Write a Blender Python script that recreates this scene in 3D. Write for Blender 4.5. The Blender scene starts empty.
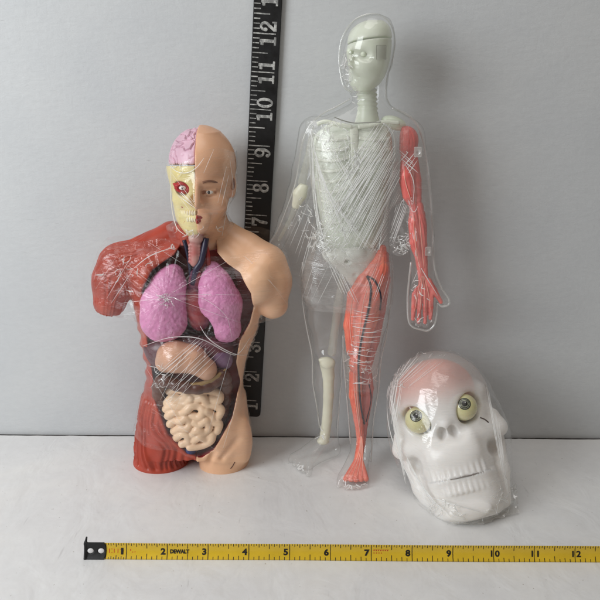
import bpy, math, random
import numpy as np
from mathutils import Vector, Matrix
from mathutils.bvhtree import BVHTree

# ---------------------------------------------------------------- units and camera
S = 0.0254                      # everything below is authored in inches and built in metres
FPX, CAM_H, PITCH, ROLL = 690.0, 11.0, math.radians(17.56), math.radians(0.4)
WALL_Y = 20.1
scene = bpy.context.scene
COL = scene.collection
rng = random.Random(7)
nrg = np.random.default_rng(11)

FWD = np.array([0, math.cos(PITCH), -math.sin(PITCH)])
UPV = np.array([0, math.sin(PITCH), math.cos(PITCH)])
RGT = np.array([1.0, 0, 0])
CR = math.cos(ROLL) * RGT + math.sin(ROLL) * UPV
CU = -math.sin(ROLL) * RGT + math.cos(ROLL) * UPV
EYE = np.array([0, 0, CAM_H])


def ray(u, v):
    return CR * (u - 300) / FPX + CU * (300 - v) / FPX + FWD


def at(u, v, Y):                # the point of the vertical plane y = Y seen at (u, v)
    d = ray(u, v)
    return EYE + d * (Y / d[1])


def on_z(u, v, z=0.0):
    d = ray(u, v)
    return EYE + d * ((z - CAM_H) / d[2])


def ppi(P):                     # picture units per inch at a point
    return FPX / float(np.dot(np.asarray(P) - EYE, FWD))


# ---------------------------------------------------------------- colour and materials
def lin(r, g, b):
    f = lambda c: (c / 255) / 12.92 if c <= 10.3 else ((c / 255 + 0.055) / 1.055) ** 2.4
    return (f(r), f(g), f(b), 1.0)


class NT:
    def __init__(s, name):
        s.m = bpy.data.materials.new(name)
        s.m.use_nodes = True
        s.t = s.m.node_tree
        s.t.nodes.clear()
        s.out = s.t.nodes.new('ShaderNodeOutputMaterial')

    def n(s, typ, _props=None, **inp):
        nd = s.t.nodes.new(typ)
        for k, v in (_props or {}).items():
            setattr(nd, k, v)
        for k, v in inp.items():
            key = k.replace('_', ' ')
            sock = nd.inputs[int(k[1:])] if k[0] == 'i' and k[1:].isdigit() else nd.inputs[key]
            if isinstance(v, bpy.types.NodeSocket):
                s.t.links.new(v, sock)
            else:
                sock.default_value = v
        return nd

    def coord(s, scale=(1, 1, 1), rot=(0, 0, 0)):
        tc = s.n('ShaderNodeTexCoord')
        mp = s.n('ShaderNodeMapping', Vector=tc.outputs['Object'], Scale=scale, Rotation=rot)
        return mp.outputs[0]

    def math(s, op, a, b=0.0, c=0.0, clamp=False):
        nd = s.n('ShaderNodeMath', {'operation': op, 'use_clamp': clamp}, i0=a, i1=b)
        nd.inputs[2].default_value = c
        return nd.outputs[0]

    def ramp(s, fac, stops):
        nd = s.n('ShaderNodeValToRGB', Fac=fac)
        cr = nd.color_ramp
        while len(cr.elements) < len(stops):
            cr.elements.new(0.5)
        for e, (p, c) in zip(cr.elements, stops):
            e.position = p
            e.color = c if len(c) == 4 else (*c, 1)
        return nd.outputs[0]

    def mixc(s, fac, a, b, mode='MIX'):
        nd = s.n('ShaderNodeMix', {'data_type': 'RGBA', 'blend_type': mode})
        for sock, v in ((nd.inputs[0], fac), (nd.inputs[6], a), (nd.inputs[7], b)):
            if isinstance(v, bpy.types.NodeSocket):
                s.t.links.new(v, sock)
            else:
                sock.default_value = v
        return nd.outputs[2]

    def noise(s, vec, scale, detail=4, rough=0.55, dist=0.0):
        return s.n('ShaderNodeTexNoise', Vector=vec, Scale=scale, Detail=detail, Roughness=rough, Distortion=dist).outputs[0]

    def bump(s, height, strength=0.3, dist=0.001, normal=None):
        nd = s.n('ShaderNodeBump', Strength=strength, Distance=dist, Height=height)
        if normal is not None:
            s.t.links.new(normal, nd.inputs['Normal'])
        return nd.outputs[0]

    def done(s, shader):
        s.t.links.new(shader, s.out.inputs['Surface'])
        return s.m


def paint(name, rgb, rough=0.45, vary=0.12, vscale=60, bump=0.15, bscale=500, bdist=0.0003, sss=0.0, sssr=(1, .4, .3), coat=0.0, alpha_rgb=None, streak=None, spec=0.5):
    """painted / moulded plastic: base colour with mottling, fine bump, optional subsurface and streaks."""
    k = NT(name)
    co = k.coord()
    c0 = lin(*rgb)
    c1 = tuple(x * (1 - vary) for x in c0[:3]) + (1,)
    c2 = tuple(min(1, x * (1 + vary)) for x in c0[:3]) + (1,)
    nz = k.noise(co, vscale, 5, 0.6)
    col = k.ramp(nz, [(0.3, c1), (0.7, c2)])
    if alpha_rgb is not None:   # a second paint colour in blotches
        nz2 = k.noise(co, vscale * 0.6, 3, 0.6)
        col = k.mixc(k.ramp(nz2, [(0.48, (0, 0, 0)), (0.68, (1, 1, 1))]), col, lin(*alpha_rgb))
    if streak is not None:      # (rgb, scale vector, amount)
        srgb, sc, amt = streak
        cs = k.coord(scale=sc)
        st = k.noise(cs, 1.0, 3, 0.6)
        fac = k.math('MULTIPLY', k.ramp(st, [(0.5, (0, 0, 0)), (0.62, (1, 1, 1))]), amt)
        col = k.mixc(fac, col, lin(*srgb))
    hb = k.noise(co, bscale, 3, 0.6)
    nrm = k.bump(hb, bump, bdist)
    rn = k.ramp(k.noise(co, vscale * 2.3, 3), [(0.3, (rough * .8,) * 3), (0.7, (min(1, rough * 1.2),) * 3)])
    p = k.n('ShaderNodeBsdfPrincipled', Base_Color=col, Roughness=rn, Normal=nrm)
    p.inputs['Specular IOR Level'].default_value = spec
    if sss:
        p.inputs['Subsurface Weight'].default_value = sss
        p.inputs['Subsurface Radius'].default_value = sssr
        p.inputs['Subsurface Scale'].default_value = 0.002
    if coat:
        p.inputs['Coat Weight'].default_value = coat
        p.inputs['Coat Roughness'].default_value = 0.15
    return k.done(p.outputs[0])


def clear(name, base=0.03, edge=0.6, power=3.0, rough=0.06, haze=0.0, hazecol=(235, 236, 232), bump=None, hz=None, absorb=.5, transl=.4):
    """thin clear plastic: see-through, with reflections that grow towards grazing angles, and a little milkiness.
    bump = list of (mapping scale, rotation, strength); hz = (mapping scale, rotation, amount): milky stretch marks."""
    k = NT(name)
    nrm = None
    for sc, rot, st in (bump or []):
        nz = k.noise(k.coord(scale=sc, rot=rot), 1.0, 3, 0.6, 0.4)
        rid = k.math('ABSOLUTE', k.math('SUBTRACT', nz, 0.5))
        nrm = k.bump(rid, st, 0.002, nrm)
    lw = k.n('ShaderNodeLayerWeight', Blend=0.5)
    f = k.math('POWER', lw.outputs['Facing'], power)
    f = k.math('MULTIPLY_ADD', f, edge, base, True)
    k.t.nodes[-1].inputs[2].default_value = base
    ab = k.math('POWER', lw.outputs['Facing'], 5.0)
    tr = k.n('ShaderNodeBsdfTransparent', Color=k.mixc(k.math('MULTIPLY', ab, absorb), (1, 1, 1, 1), (.25, .26, .26, 1)))
    gl = k.n('ShaderNodeBsdfAnisotropic', Color=(1, 1, 1, 1), Roughness=rough)
    if nrm is not None:
        k.t.links.new(nrm, gl.inputs['Normal'])
    mx = k.n('ShaderNodeMixShader', i0=f, i1=tr.outputs[0], i2=gl.outputs[0])
    outp = mx.outputs[0]
    if haze or hz:
        di = k.n('ShaderNodeBsdfDiffuse', Color=lin(*hazecol))
        tl = k.n('ShaderNodeBsdfTranslucent', Color=lin(*hazecol))
        dm = k.n('ShaderNodeMixShader', i0=transl, i1=di.outputs[0], i2=tl.outputs[0])
        fac = haze
        if hz:
            facs = None
            for sc, rot, amt in (hz if isinstance(hz, list) else [hz]):
                nz = k.noise(k.coord(scale=sc, rot=rot), 1.0, 4, 0.62, 0.5)
                q = k.math('MULTIPLY', k.ramp(nz, [(0.52, (0, 0, 0)), (0.72, (1, 1, 1))]), amt)
                facs = q if facs is None else k.math('ADD', facs, q, 0, True)
            fac = k.math('ADD', facs, haze, 0, True)
        m2 = k.n('ShaderNodeMixShader', i0=fac, i1=outp, i2=dm.outputs[0])
        outp = m2.outputs[0]
    return k.done(outp)


# ---------------------------------------------------------------- objects
def mesh_obj(name, verts, faces, mat, parent=None, smooth=True, mats=None, fmat=None):
    me = bpy.data.meshes.new(name)
    v = np.asarray(verts, dtype=np.float64) * S
    if isinstance(faces, np.ndarray):
        nv, nf, q = len(v), len(faces), faces.shape[1]
        me.vertices.add(nv)
        me.vertices.foreach_set('co', v.astype(np.float32).ravel())
        me.loops.add(nf * q)
        me.loops.foreach_set('vertex_index', faces.astype(np.int32).ravel())
        me.polygons.add(nf)
        me.polygons.foreach_set('loop_start', np.arange(0, nf * q, q, dtype=np.int32))
        me.update(calc_edges=True)
    else:
        me.from_pydata([tuple(p) for p in v], [], [tuple(int(i) for i in f) for f in faces])
        me.update()
    me.polygons.foreach_set('use_smooth', [smooth] * len(me.polygons))
    for m in (mats or [mat]):
        me.materials.append(m)
    if fmat is not None:
        me.polygons.foreach_set('material_index', np.asarray(fmat, dtype=np.int32))
    me.validate()
    o = bpy.data.objects.new(name, me)
    COL.objects.link(o)
    if parent is not None:
        o.parent = parent
        o.matrix_parent_inverse = parent_inverse(parent)
    return o


def parent_inverse(p):           # meshes are built in world coordinates, so only a thing's own place is undone
    return p.matrix_basis.inverted() if p.type == 'EMPTY' else Matrix.Identity(4)


def thing(name, loc, label, category, group=None):
    o = bpy.data.objects.new(name, None)
    COL.objects.link(o)
    o.location = [c * S for c in loc]
    o.empty_display_size = 0.01
    o['label'] = label
    o['category'] = category
    if group:
        o['group'] = group
    return o


# ---------------------------------------------------------------- numpy noise
def _h(i, j, k, seed):
    n = (i * 73856093) ^ (j * 19349663) ^ (k * 83492791) ^ (seed * 2654435761 & 0x7fffffff)
    n = (n ^ (n >> 13)) * 1274126177 & 0x7fffffff
    n = (n ^ (n >> 16)) & 0xffff
    return n.astype(np.float32) / 65535.0


def vnoise(x, y, z, seed=0):
    xi, yi, zi = (np.floor(a).astype(np.int64) for a in (x, y, z))
    fx, fy, fz = x - xi, y - yi, z - zi
    fx, fy, fz = (f * f * (3 - 2 * f) for f in (fx, fy, fz))
    r = 0
    for a in (0, 1):
        for b in (0, 1):
            for c in (0, 1):
                w = (fx if a else 1 - fx) * (fy if b else 1 - fy) * (fz if c else 1 - fz)
                r = r + w * _h(xi + a, yi + b, zi + c, seed)
    return r * 2 - 1


def fbm(x, y, z, seed=0, oct=3):
    r, a, f = 0, 1.0, 1.0
    for o in range(oct):
        r = r + a * vnoise(x * f, y * f, z * f, seed + o * 17)
        a *= 0.5
        f *= 2.03
    return r


# ---------------------------------------------------------------- signed distance modelling
def smin(a, b, k):
    if k <= 0:
        return np.minimum(a, b)
    h = np.maximum(k - np.abs(a - b), 0) / k
    return np.minimum(a, b) - h * h * k * 0.25


class Field:
    """a voxel field (negative inside) that grows by smooth unions and cuts; mesh() gives its surface."""

    def __init__(s, lo, hi, h):
        s.lo = np.array(lo, float)
        s.h = h
        n = np.ceil((np.array(hi, float) - s.lo) / h).astype(int) + 1
        s.ax = [(s.lo[i] + h * np.arange(n[i])).astype(np.float32) for i in range(3)]
        s.V = np.full(tuple(n), 3.0, np.float32)

    def copy(s):
        c = Field.__new__(Field)
        c.lo, c.h, c.ax, c.V = s.lo, s.h, s.ax, s.V.copy()
        return c

    def box(s, lo, hi):
        sl = []
        for i in range(3):
            a = int(np.clip(np.floor((lo[i] - s.lo[i]) / s.h), 0, len(s.ax[i])))
            b = int(np.clip(np.ceil((hi[i] - s.lo[i]) / s.h) + 1, 0, len(s.ax[i])))
            sl.append(slice(a, b))
        sl = tuple(sl)
        return sl, s.ax[0][sl[0]][:, None, None], s.ax[1][sl[1]][None, :, None], s.ax[2][sl[2]][None, None, :]

    def all(s):
        return s.ax[0][:, None, None], s.ax[1][None, :, None], s.ax[2][None, None, :]

    def put(s, sl, d, k, op):
        if op == 'u':
            s.V[sl] = smin(s.V[sl], d, k)
        elif op == 's':
            s.V[sl] = -smin(-s.V[sl], d, k)
        elif op == 'i':
            s.V[sl] = -smin(-s.V[sl], -d, k)
        return s

    def cone(s, a, b, ra, rb, k=0.05, sy=1.0, op='u'):
        a, b = np.array(a, float), np.array(b, float)
        m = max(ra, rb)
        pad = np.array([m, m * max(sy, 1), m]) + k + 3 * s.h
        sl, X, Y, Z = s.box(np.minimum(a, b) - pad, np.maximum(a, b) + pad)
        w = (1, 1 / sy, 1)
        d = (b - a) * w
        L2 = float(d @ d) + 1e-12
        px, py, pz = X - a[0], (Y - a[1]) * w[1], Z - a[2]
        t = np.clip((px * d[0] + py * d[1] + pz * d[2]) / L2, 0, 1)
        q = np.sqrt((px - t * d[0]) ** 2 + (py - t * d[1]) ** 2 + (pz - t * d[2]) ** 2) - (ra + (rb - ra) * t)
        return s.put(sl, q.astype(np.float32), k, op)

    def chain(s, pts, rad, k=0.05, sy=1.0, op='u'):
        for i in range(len(pts) - 1):
            s.cone(pts[i], pts[i + 1], rad[i], rad[i + 1], k, sy, op)
        return s

    def ell(s, c, r, k=0.05, R=None, op='u'):
        c, r = np.array(c, float), np.array(r, float)
        m = r.max() if R is not None else r
        pad = np.ones(3) * m + k + 3 * s.h
        sl, X, Y, Z = s.box(c - pad, c + pad)
        px, py, pz = X - c[0], Y - c[1], Z - c[2]
        if R is not None:       # R: rows are the local axes
            px, py, pz = (R[i][0] * px + R[i][1] * py + R[i][2] * pz for i in range(3))
        k0 = np.sqrt((px / r[0]) ** 2 + (py / r[1]) ** 2 + (pz / r[2]) ** 2)
        k1 = np.sqrt((px / r[0] ** 2) ** 2 + (py / r[1] ** 2) ** 2 + (pz / r[2] ** 2) ** 2) + 1e-6
        d = np.where(k0 < 1e-3, -r.min(), k0 * (k0 - 1) / k1)
        return s.put(sl, d.astype(np.float32), k, op)

    def loft(s, rows, k=0.05, op='u', e=2.0, cap=True):
        """rows: (z, cx, half width, cy, front half depth, back half depth), any order in z"""
        rows = sorted(rows)
        R = np.array(rows, float)
        lo = np.array([(R[:, 1] - R[:, 2]).min(), (R[:, 3] - R[:, 4]).min(), R[0, 0]]) - k - 3 * s.h
        hi = np.array([(R[:, 1] + R[:, 2]).max(), (R[:, 3] + R[:, 5]).max(), R[-1, 0]]) + k + 3 * s.h
        sl, X, Y, Z = s.box(lo, hi)
        z = Z.ravel()
        # smooth (monotone-ish) interpolation of the rows
        def ip(col):
            zz = np.clip(z, R[0, 0], R[-1, 0])
            xs, ys = R[:, 0], R[:, col]
            n = len(xs)
            m = np.gradient(ys, xs) if n > 2 else np.full(n, (ys[-1] - ys[0]) / (xs[-1] - xs[0]))
            i = np.clip(np.searchsorted(xs, zz) - 1, 0, n - 2)
            hh = xs[i + 1] - xs[i]
            t = (zz - xs[i]) / hh
            return ((2 * t ** 3 - 3 * t ** 2 + 1) * ys[i] + (t ** 3 - 2 * t ** 2 + t) * hh * m[i] + (-2 * t ** 3 + 3 * t ** 2) * ys[i + 1] + (t ** 3 - t ** 2) * hh * m[i + 1])[None, None, :]
        cx, a, cy, bf, bb = (ip(i) for i in (1, 2, 3, 4, 5))
        a, bf, bb = (np.maximum(q, 0.02) for q in (a, bf, bb))
        dx = np.abs(X - cx) / a
        dy0 = Y - cy
        b = np.where(dy0 < 0, bf, bb)
        dy = np.abs(dy0) / b
        q = (dx ** e + dy ** e) ** (1 / e)
        d = (q - 1) * np.minimum(a, b)
        dz = np.maximum(R[0, 0] - Z, Z - R[-1, 0])
        if cap:
            d = np.maximum(d, dz)
        return s.put(sl, d.astype(np.float32), k, op)

    def poly(s, pts, y0, y1, k=0.03, op='s', rnd=0.0):
        """a prism: polygon pts in (x, z), from y0 to y1"""
        P = np.array(pts, float)
        X, Z = s.ax[0][:, None], s.ax[2][None, :]
        d = np.full((len(s.ax[0]), len(s.ax[2])), 1e9)
        sg = np.ones_like(d)
        n = len(P)
        for i in range(n):
            a, b = P[i], P[(i + 1) % n]
            e = b - a
            wx, wz = X - a[0], Z - a[1]
            t = np.clip((wx * e[0] + wz * e[1]) / (e @ e), 0, 1)
            d = np.minimum(d, (wx - e[0] * t) ** 2 + (wz - e[1] * t) ** 2)
            c1, c2, c3 = Z >= a[1], Z < b[1], e[0] * wz > e[1] * wx
            sg = np.where((c1 & c2 & c3) | (~c1 & ~c2 & ~c3), -sg, sg)
        d2 = (sg * np.sqrt(d))[:, None, :] + rnd
        Y = s.ax[1][None, :, None]
        dy = np.maximum(y0 - Y, Y - y1) + rnd
        q = np.minimum(np.maximum(d2, dy), 0) + np.sqrt(np.maximum(d2, 0) ** 2 + np.maximum(dy, 0) ** 2) - rnd
        q = q.astype(np.float32)
        if op is None:
            return q
        return s.put((slice(None),) * 3, q, k, op)

    def half(s, n, p, k=0.0, op='i'):
        """keep the side where n.(x-p) < 0"""
        n = np.array(n, float)
        n = n / np.linalg.norm(n)
        X, Y, Z = s.all()
        d = (X - p[0]) * n[0] + (Y - p[1]) * n[1] + (Z - p[2]) * n[2]
        return s.put((slice(None),) * 3, d.astype(np.float32), k, op)

    def sample(s, P):
        q = (np.asarray(P) - s.lo) / s.h
        n = np.array(s.V.shape)
        q = np.clip(q, 0, n - 1.001)
        i = q.astype(int)
        f = q - i
        r = 0
        for a in (0, 1):
            for b in (0, 1):
                for c in (0, 1):
                    w = (f[:, 0] if a else 1 - f[:, 0]) * (f[:, 1] if b else 1 - f[:, 1]) * (f[:, 2] if c else 1 - f[:, 2])
                    r = r + w * s.V[i[:, 0] + a, i[:, 1] + b, i[:, 2] + c]
        return r

    def mesh(s):
        V = s.V.copy()
        for i in range(3):      # close at the borders
            for e in (0, -1):
                ix = [slice(None)] * 3
                ix[i] = e
                V[tuple(ix)] = np.maximum(V[tuple(ix)], 0.01)
        return surface_nets(V, s.lo, s.h)


def surface_nets(V, lo, h):
    ins = V < 0
    nx, ny, nz = V.shape
    cnt = np.zeros((nx - 1, ny - 1, nz - 1), np.int8)
    offs = [(a, b, c) for a in (0, 1) for b in (0, 1) for c in (0, 1)]
    for a, b, c in offs:
        cnt += ins[a:nx - 1 + a, b:ny - 1 + b, c:nz - 1 + c]
    act = (cnt > 0) & (cnt < 8)
    I = np.argwhere(act)
    idx = np.full(act.shape, -1, np.int32)
    idx[act] = np.arange(len(I))
    val = {o: V[I[:, 0] + o[0], I[:, 1] + o[1], I[:, 2] + o[2]] for o in offs}
    acc = np.zeros((len(I), 3))
    num = np.zeros(len(I))
    for o in offs:
        for ax in range(3):
            if o[ax] == 0:
                p = list(o)
                p[ax] = 1
                p = tuple(p)
                va, vb = val[o], val[p]
                m = (va < 0) != (vb < 0)
                t = np.where(m, va / np.where(m, va - vb, 1), 0)
                for j in range(3):
                    acc[:, j] += np.where(m, o[j] + (t if j == ax else 0), 0)
                num += m
    P = lo + h * (I + acc / np.maximum(num, 1)[:, None])
    quads = []
    for ax in range(3):
        sa = [slice(0, -1)] * 3
        sb = [slice(0, -1)] * 3
        sa = [slice(1, -1)] * 3
        sa[ax] = slice(0, V.shape[ax] - 1)
        sb = [slice(1, -1)] * 3
        sb[ax] = slice(1, V.shape[ax])
        A, B = ins[tuple(sa)], ins[tuple(sb)]
        for flip, m in ((False, A & ~B), (True, ~A & B)):
            e = np.argwhere(m)
            if not len(e):
                continue
            base = e + 1
            base[:, ax] -= 1
            u, w = [(1, 2), (2, 0), (0, 1)][ax]
            def cell(du, dw):
                c = base.copy()
                c[:, u] -= du
                c[:, w] -= dw
                return idx[c[:, 0], c[:, 1], c[:, 2]]
            q = np.stack([cell(1, 1), cell(0, 1), cell(0, 0), cell(1, 0)], 1)
            if flip:
                q = q[:, ::-1]
            quads.append(q)
    return P, np.concatenate(quads) if quads else np.zeros((0, 4), np.int32)


def vnormals(P, F):
    n = np.cross(P[F[:, 2]] - P[F[:, 0]], P[F[:, 3]] - P[F[:, 1]])
    N = np.zeros_like(P)
    for j in range(4):
        np.add.at(N, F[:, j], n)
    return N / (np.linalg.norm(N, axis=1)[:, None] + 1e-12)


def relax(P, F, it=2, lam=0.5):
    for _ in range(it):
        A = np.zeros_like(P)
        c = np.zeros(len(P))
        for j in range(4):
            np.add.at(A, F[:, j], P[F[:, (j + 1) % 4]] + P[F[:, (j + 3) % 4]])
            np.add.at(c, F[:, j], 2)
        P = P + lam * (A / c[:, None] - P)
    return P


def tube(pts, rad, n=8, flat=1.0, nrm=None, caps=True):
    """a tube along pts; flat < 1 squashes it along nrm. Returns verts, quads"""
    P = np.array(pts, float)
    rad = np.full(len(P), rad) if np.isscalar(rad) else np.array(rad, float)
    T = np.gradient(P, axis=0)
    T /= np.linalg.norm(T, axis=1)[:, None] + 1e-12
    ref = np.array(nrm if nrm is not None else (0.13, -1, 0.21), float)
    B = np.cross(T, ref)
    B /= np.linalg.norm(B, axis=1)[:, None] + 1e-12
    N = np.cross(B, T)
    a = 2 * np.pi * np.arange(n) / n
    V = P[:, None, :] + rad[:, None, None] * (np.cos(a)[None, :, None] * B[:, None, :] + flat * np.sin(a)[None, :, None] * N[:, None, :])
    m = len(P)
    F = []
    i = np.arange(m - 1)[:, None] * n
    j = np.arange(n)[None, :]
    F = np.stack([i + j, i + (j + 1) % n, i + n + (j + 1) % n, i + n + j], -1).reshape(-1, 4)
    V = V.reshape(-1, 3)
    if caps:
        c0, c1 = len(V), len(V) + 1
        V = np.vstack([V, P[0], P[-1]])
        e = []
        for q in range(0, n, 2):
            e.append([c0, (q + 2) % n, q + 1, q])
            b = (m - 1) * n
            e.append([c1, b + q, b + q + 1, b + (q + 2) % n])
        F = np.vstack([F, e])
    return V, F


def spline(pts, n=8):
    """Catmull-Rom through pts"""
    P = np.array(pts, float)
    P = np.vstack([2 * P[0] - P[1], P, 2 * P[-1] - P[-2]])
    out = []
    for i in range(1, len(P) - 2):
        t = np.linspace(0, 1, n, endpoint=False)[:, None]
        a, b, c, d = P[i - 1], P[i], P[i + 1], P[i + 2]
        out.append(0.5 * (2 * b + (c - a) * t + (2 * a - 5 * b + 4 * c - d) * t ** 2 + (3 * b - a - 3 * c + d) * t ** 3))
    return np.vstack(out + [P[-2][None]])


class Bag:
    """collects pieces into one mesh"""
    def __init__(s):
        s.v, s.f, s.n = [], [], 0

    def add(s, V, F):
        s.v.append(np.asarray(V, float))
        s.f.append(np.asarray(F) + s.n)
        s.n += len(V)
        return s

    def out(s):
        return np.vstack(s.v), np.vstack(s.f)


def box_vf(lo, hi):
    (a, b, c), (d, e, f) = lo, hi
    V = np.array([(a, b, c), (d, b, c), (d, e, c), (a, e, c), (a, b, f), (d, b, f), (d, e, f), (a, e, f)], float)
    F = np.array([(0, 3, 2, 1), (4, 5, 6, 7), (0, 1, 5, 4), (1, 2, 6, 5), (2, 3, 7, 6), (3, 0, 4, 7)])
    return V, F


def ball(c, r, n=20, m=12):
    r = np.ones(3) * r
    V, F = [], []
    for i in range(m + 1):
        th = math.pi * i / m
        for j in range(n):
            ph = 2 * math.pi * j / n
            V.append((c[0] + r[0] * math.sin(th) * math.cos(ph), c[1] + r[1] * math.sin(th) * math.sin(ph), c[2] + r[2] * math.cos(th)))
    for i in range(m):
        for j in range(n):
            F.append((i * n + j, (i + 1) * n + j, (i + 1) * n + (j + 1) % n, i * n + (j + 1) % n))
    return np.array(V), np.array(F)
# ================================================================ camera, light, setting
cam = bpy.data.cameras.new('camera')
cam.sensor_fit = 'HORIZONTAL'
cam.sensor_width = 36.0
cam.lens = FPX / 600 * 36
cam.clip_start, cam.clip_end = 0.02, 50
camo = bpy.data.objects.new('camera', cam)
COL.objects.link(camo)
M = Matrix((CR, CU, -FWD)).transposed().to_4x4()
M.translation = Vector(EYE * S)
camo.matrix_world = M
scene.camera = camo

w = bpy.data.worlds.new('World')
scene.world = w
w.use_nodes = True
bg = w.node_tree.nodes['Background']
bg.inputs[0].default_value = lin(226, 214, 203)
bg.inputs[1].default_value = 0.23


def area(name, loc, target, size, energy, col):
    l = bpy.data.lights.new(name, 'AREA')
    l.shape = 'RECTANGLE'
    l.size, l.size_y = size[0] * S, size[1] * S
    l.energy = energy
    l.color = col
    o = bpy.data.objects.new(name, l)
    COL.objects.link(o)
    o.location = [c * S for c in loc]
    d = Vector(target) - Vector(loc)
    o.rotation_euler = d.to_track_quat('-Z', 'Y').to_euler()
    return o


area('window_light', (-26.5, -2, 18), (1, 19, 6), (18, 20), 5.9, (0.93, 0.97, 1.0))
area('ceiling_light', (-4, 8, 46), (0, 13, 0), (26, 26), 3.4, (1.0, 0.98, 0.96))

scene.render.engine = 'CYCLES'
scene.cycles.use_denoising = True
scene.cycles.max_bounces = 14
scene.cycles.transparent_max_bounces = 40
scene.cycles.transmission_bounces = 8
scene.view_settings.view_transform = 'Standard'
scene.view_settings.look = 'None'
scene.view_settings.exposure = 0.0
scene.view_settings.gamma = 1.0


def wall_mat():
    k = NT('white_painted_board')
    co = k.coord()
    fine = k.noise(k.coord(scale=(170, 170, 330)), 1.0, 5, 0.65)          # horizontal brush drag
    weave = k.noise(k.coord(scale=(420, 420, 130)), 1.0, 3, 0.6)
    big = k.noise(co, 9, 4, 0.6)
    base = k.ramp(big, [(0.25, lin(194, 197, 199)), (0.75, lin(206, 208, 208))])
    base = k.mixc(k.ramp(fine, [(0.35, (.0,) * 3), (0.8, (0.22,) * 3)]), base, lin(180, 182, 185))
    # small scuffs and pin marks
    sc = k.noise(k.coord(scale=(60, 60, 330), rot=(0, 0.2, 0)), 1.0, 2, 0.5)
    msk = k.noise(k.coord(scale=(14, 14, 14)), 1.0, 2, 0.5)
    scf = k.math('MULTIPLY', k.ramp(sc, [(0.735, (0,) * 3), (0.775, (1,) * 3)]), k.ramp(msk, [(0.6, (0,) * 3), (0.7, (0.35,) * 3)]))
    base = k.mixc(scf, base, lin(120, 118, 116))
    n1 = k.bump(fine, 0.28, 0.0006)
    n1 = k.bump(weave, 0.15, 0.0005, n1)
    n1 = k.bump(k.noise(k.coord(scale=(70, 70, 190)), 1.0, 4, 0.6, 0.5), 0.25, 0.0008, n1)
    p = k.n('ShaderNodeBsdfPrincipled', Base_Color=base, Roughness=0.55, Normal=n1)
    return k.done(p.outputs[0])


def table_mat():
    k = NT('white_tabletop')
    co = k.coord()
    big = k.noise(co, 14, 5, 0.6, 0.6)
    sm = k.noise(co, 130, 4, 0.6)
    base = k.ramp(big, [(0.3, lin(216, 216, 216)), (0.5, lin(222, 222, 221)), (0.72, lin(227, 226, 223))])
    base = k.mixc(k.ramp(sm, [(0.4, (0,) * 3), (0.8, (0.2,) * 3)]), base, lin(196, 194, 192))
    sp = k.noise(co, 420, 2, 0.5)
    base = k.mixc(k.ramp(sp, [(0.71, (0,) * 3), (0.77, (0.7,) * 3)]), base, lin(150, 140, 130))
    fib = k.noise(k.coord(scale=(260, 40, 40), rot=(0, 0, .6)), 1.0, 2, 0.5)
    base = k.mixc(k.ramp(fib, [(0.70, (0,) * 3), (0.78, (0.3,) * 3)]), base, lin(170, 168, 166))
    n1 = k.bump(k.noise(k.coord(scale=(38, 26, 30)), 1.0, 3, 0.5, 0.8), 0.5, 0.0022)
    n1 = k.bump(sm, 0.16, 0.0005, n1)
    p = k.n('ShaderNodeBsdfPrincipled', Base_Color=base, Roughness=0.42, Normal=n1)
    return k.done(p.outputs[0])


# wall: one board behind, its foot below the table edge
V, F = box_vf((-30, WALL_Y, -4), (30, WALL_Y + 0.6, 24))
o = mesh_obj('wall', V, F, wall_mat(), smooth=False)
o['kind'] = 'structure'
# table: a slab whose back edge is slightly uneven, a dark gap before the wall
nx = 400
xs = np.linspace(-30, 30, nx)
yb = WALL_Y - 0.105 + 0.014 * fbm(xs * 1.6, xs * 0, xs * 0, 3, 3) + 0.016 * np.maximum(fbm(xs * 5, xs * 0, xs * 0, 9, 2), 0)
V = np.vstack([np.stack([xs, xs * 0 + 2, xs * 0], 1), np.stack([xs, yb - 0.012, xs * 0], 1), np.stack([xs, yb, xs * 0 - 0.012], 1), np.stack([xs, yb, xs * 0 - .021], 1), np.stack([xs, yb * 0 + WALL_Y - .2, xs * 0 - .021], 1), np.stack([xs, yb * 0 + WALL_Y - .2, xs * 0 - 1], 1), np.stack([xs, xs * 0 + 2, xs * 0 - 1], 1)])
F = []
for r in range(6):
    for i in range(nx - 1):
        F.append((r * nx + i, r * nx + i + 1, (r + 1) * nx + i + 1, (r + 1) * nx + i))
o = mesh_obj('tabletop', V, np.array(F), table_mat(), smooth=False)
o['kind'] = 'structure'
# dark strip set in the table-wall gap, its colour standing in for shade
k = NT('gap_shade_paint')
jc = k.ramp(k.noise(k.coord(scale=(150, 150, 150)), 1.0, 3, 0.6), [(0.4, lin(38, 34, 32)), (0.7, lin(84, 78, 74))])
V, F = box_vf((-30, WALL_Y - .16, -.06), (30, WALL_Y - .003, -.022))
o = mesh_obj('gap_shade_strip', V, F, k.done(k.n('ShaderNodeBsdfPrincipled', Base_Color=jc, Roughness=.8).outputs[0]), smooth=False)
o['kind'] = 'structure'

# ================================================================ numerals
def _seg(x, y, a, b, r):
    dx, dy = b[0] - a[0], b[1] - a[1]
    t = np.clip(((x - a[0]) * dx + (y - a[1]) * dy) / (dx * dx + dy * dy + 1e-9), 0, 1)
    return np.hypot(x - a[0] - t * dx, y - a[1] - t * dy) - r


def _el(x, y, c, rx, ry):
    k0 = np.hypot((x - c[0]) / rx, (y - c[1]) / ry)
    return (k0 - 1) * min(rx, ry)


def _bx(x, y, x0, x1, y0, y1):
    return np.maximum(np.maximum(x0 - x, x - x1), np.maximum(y0 - y, y - y1))


def _ring(x, y, c, ro, ri):
    return np.maximum(_el(x, y, c, *ro), -_el(x, y, c, *ri))


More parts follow.
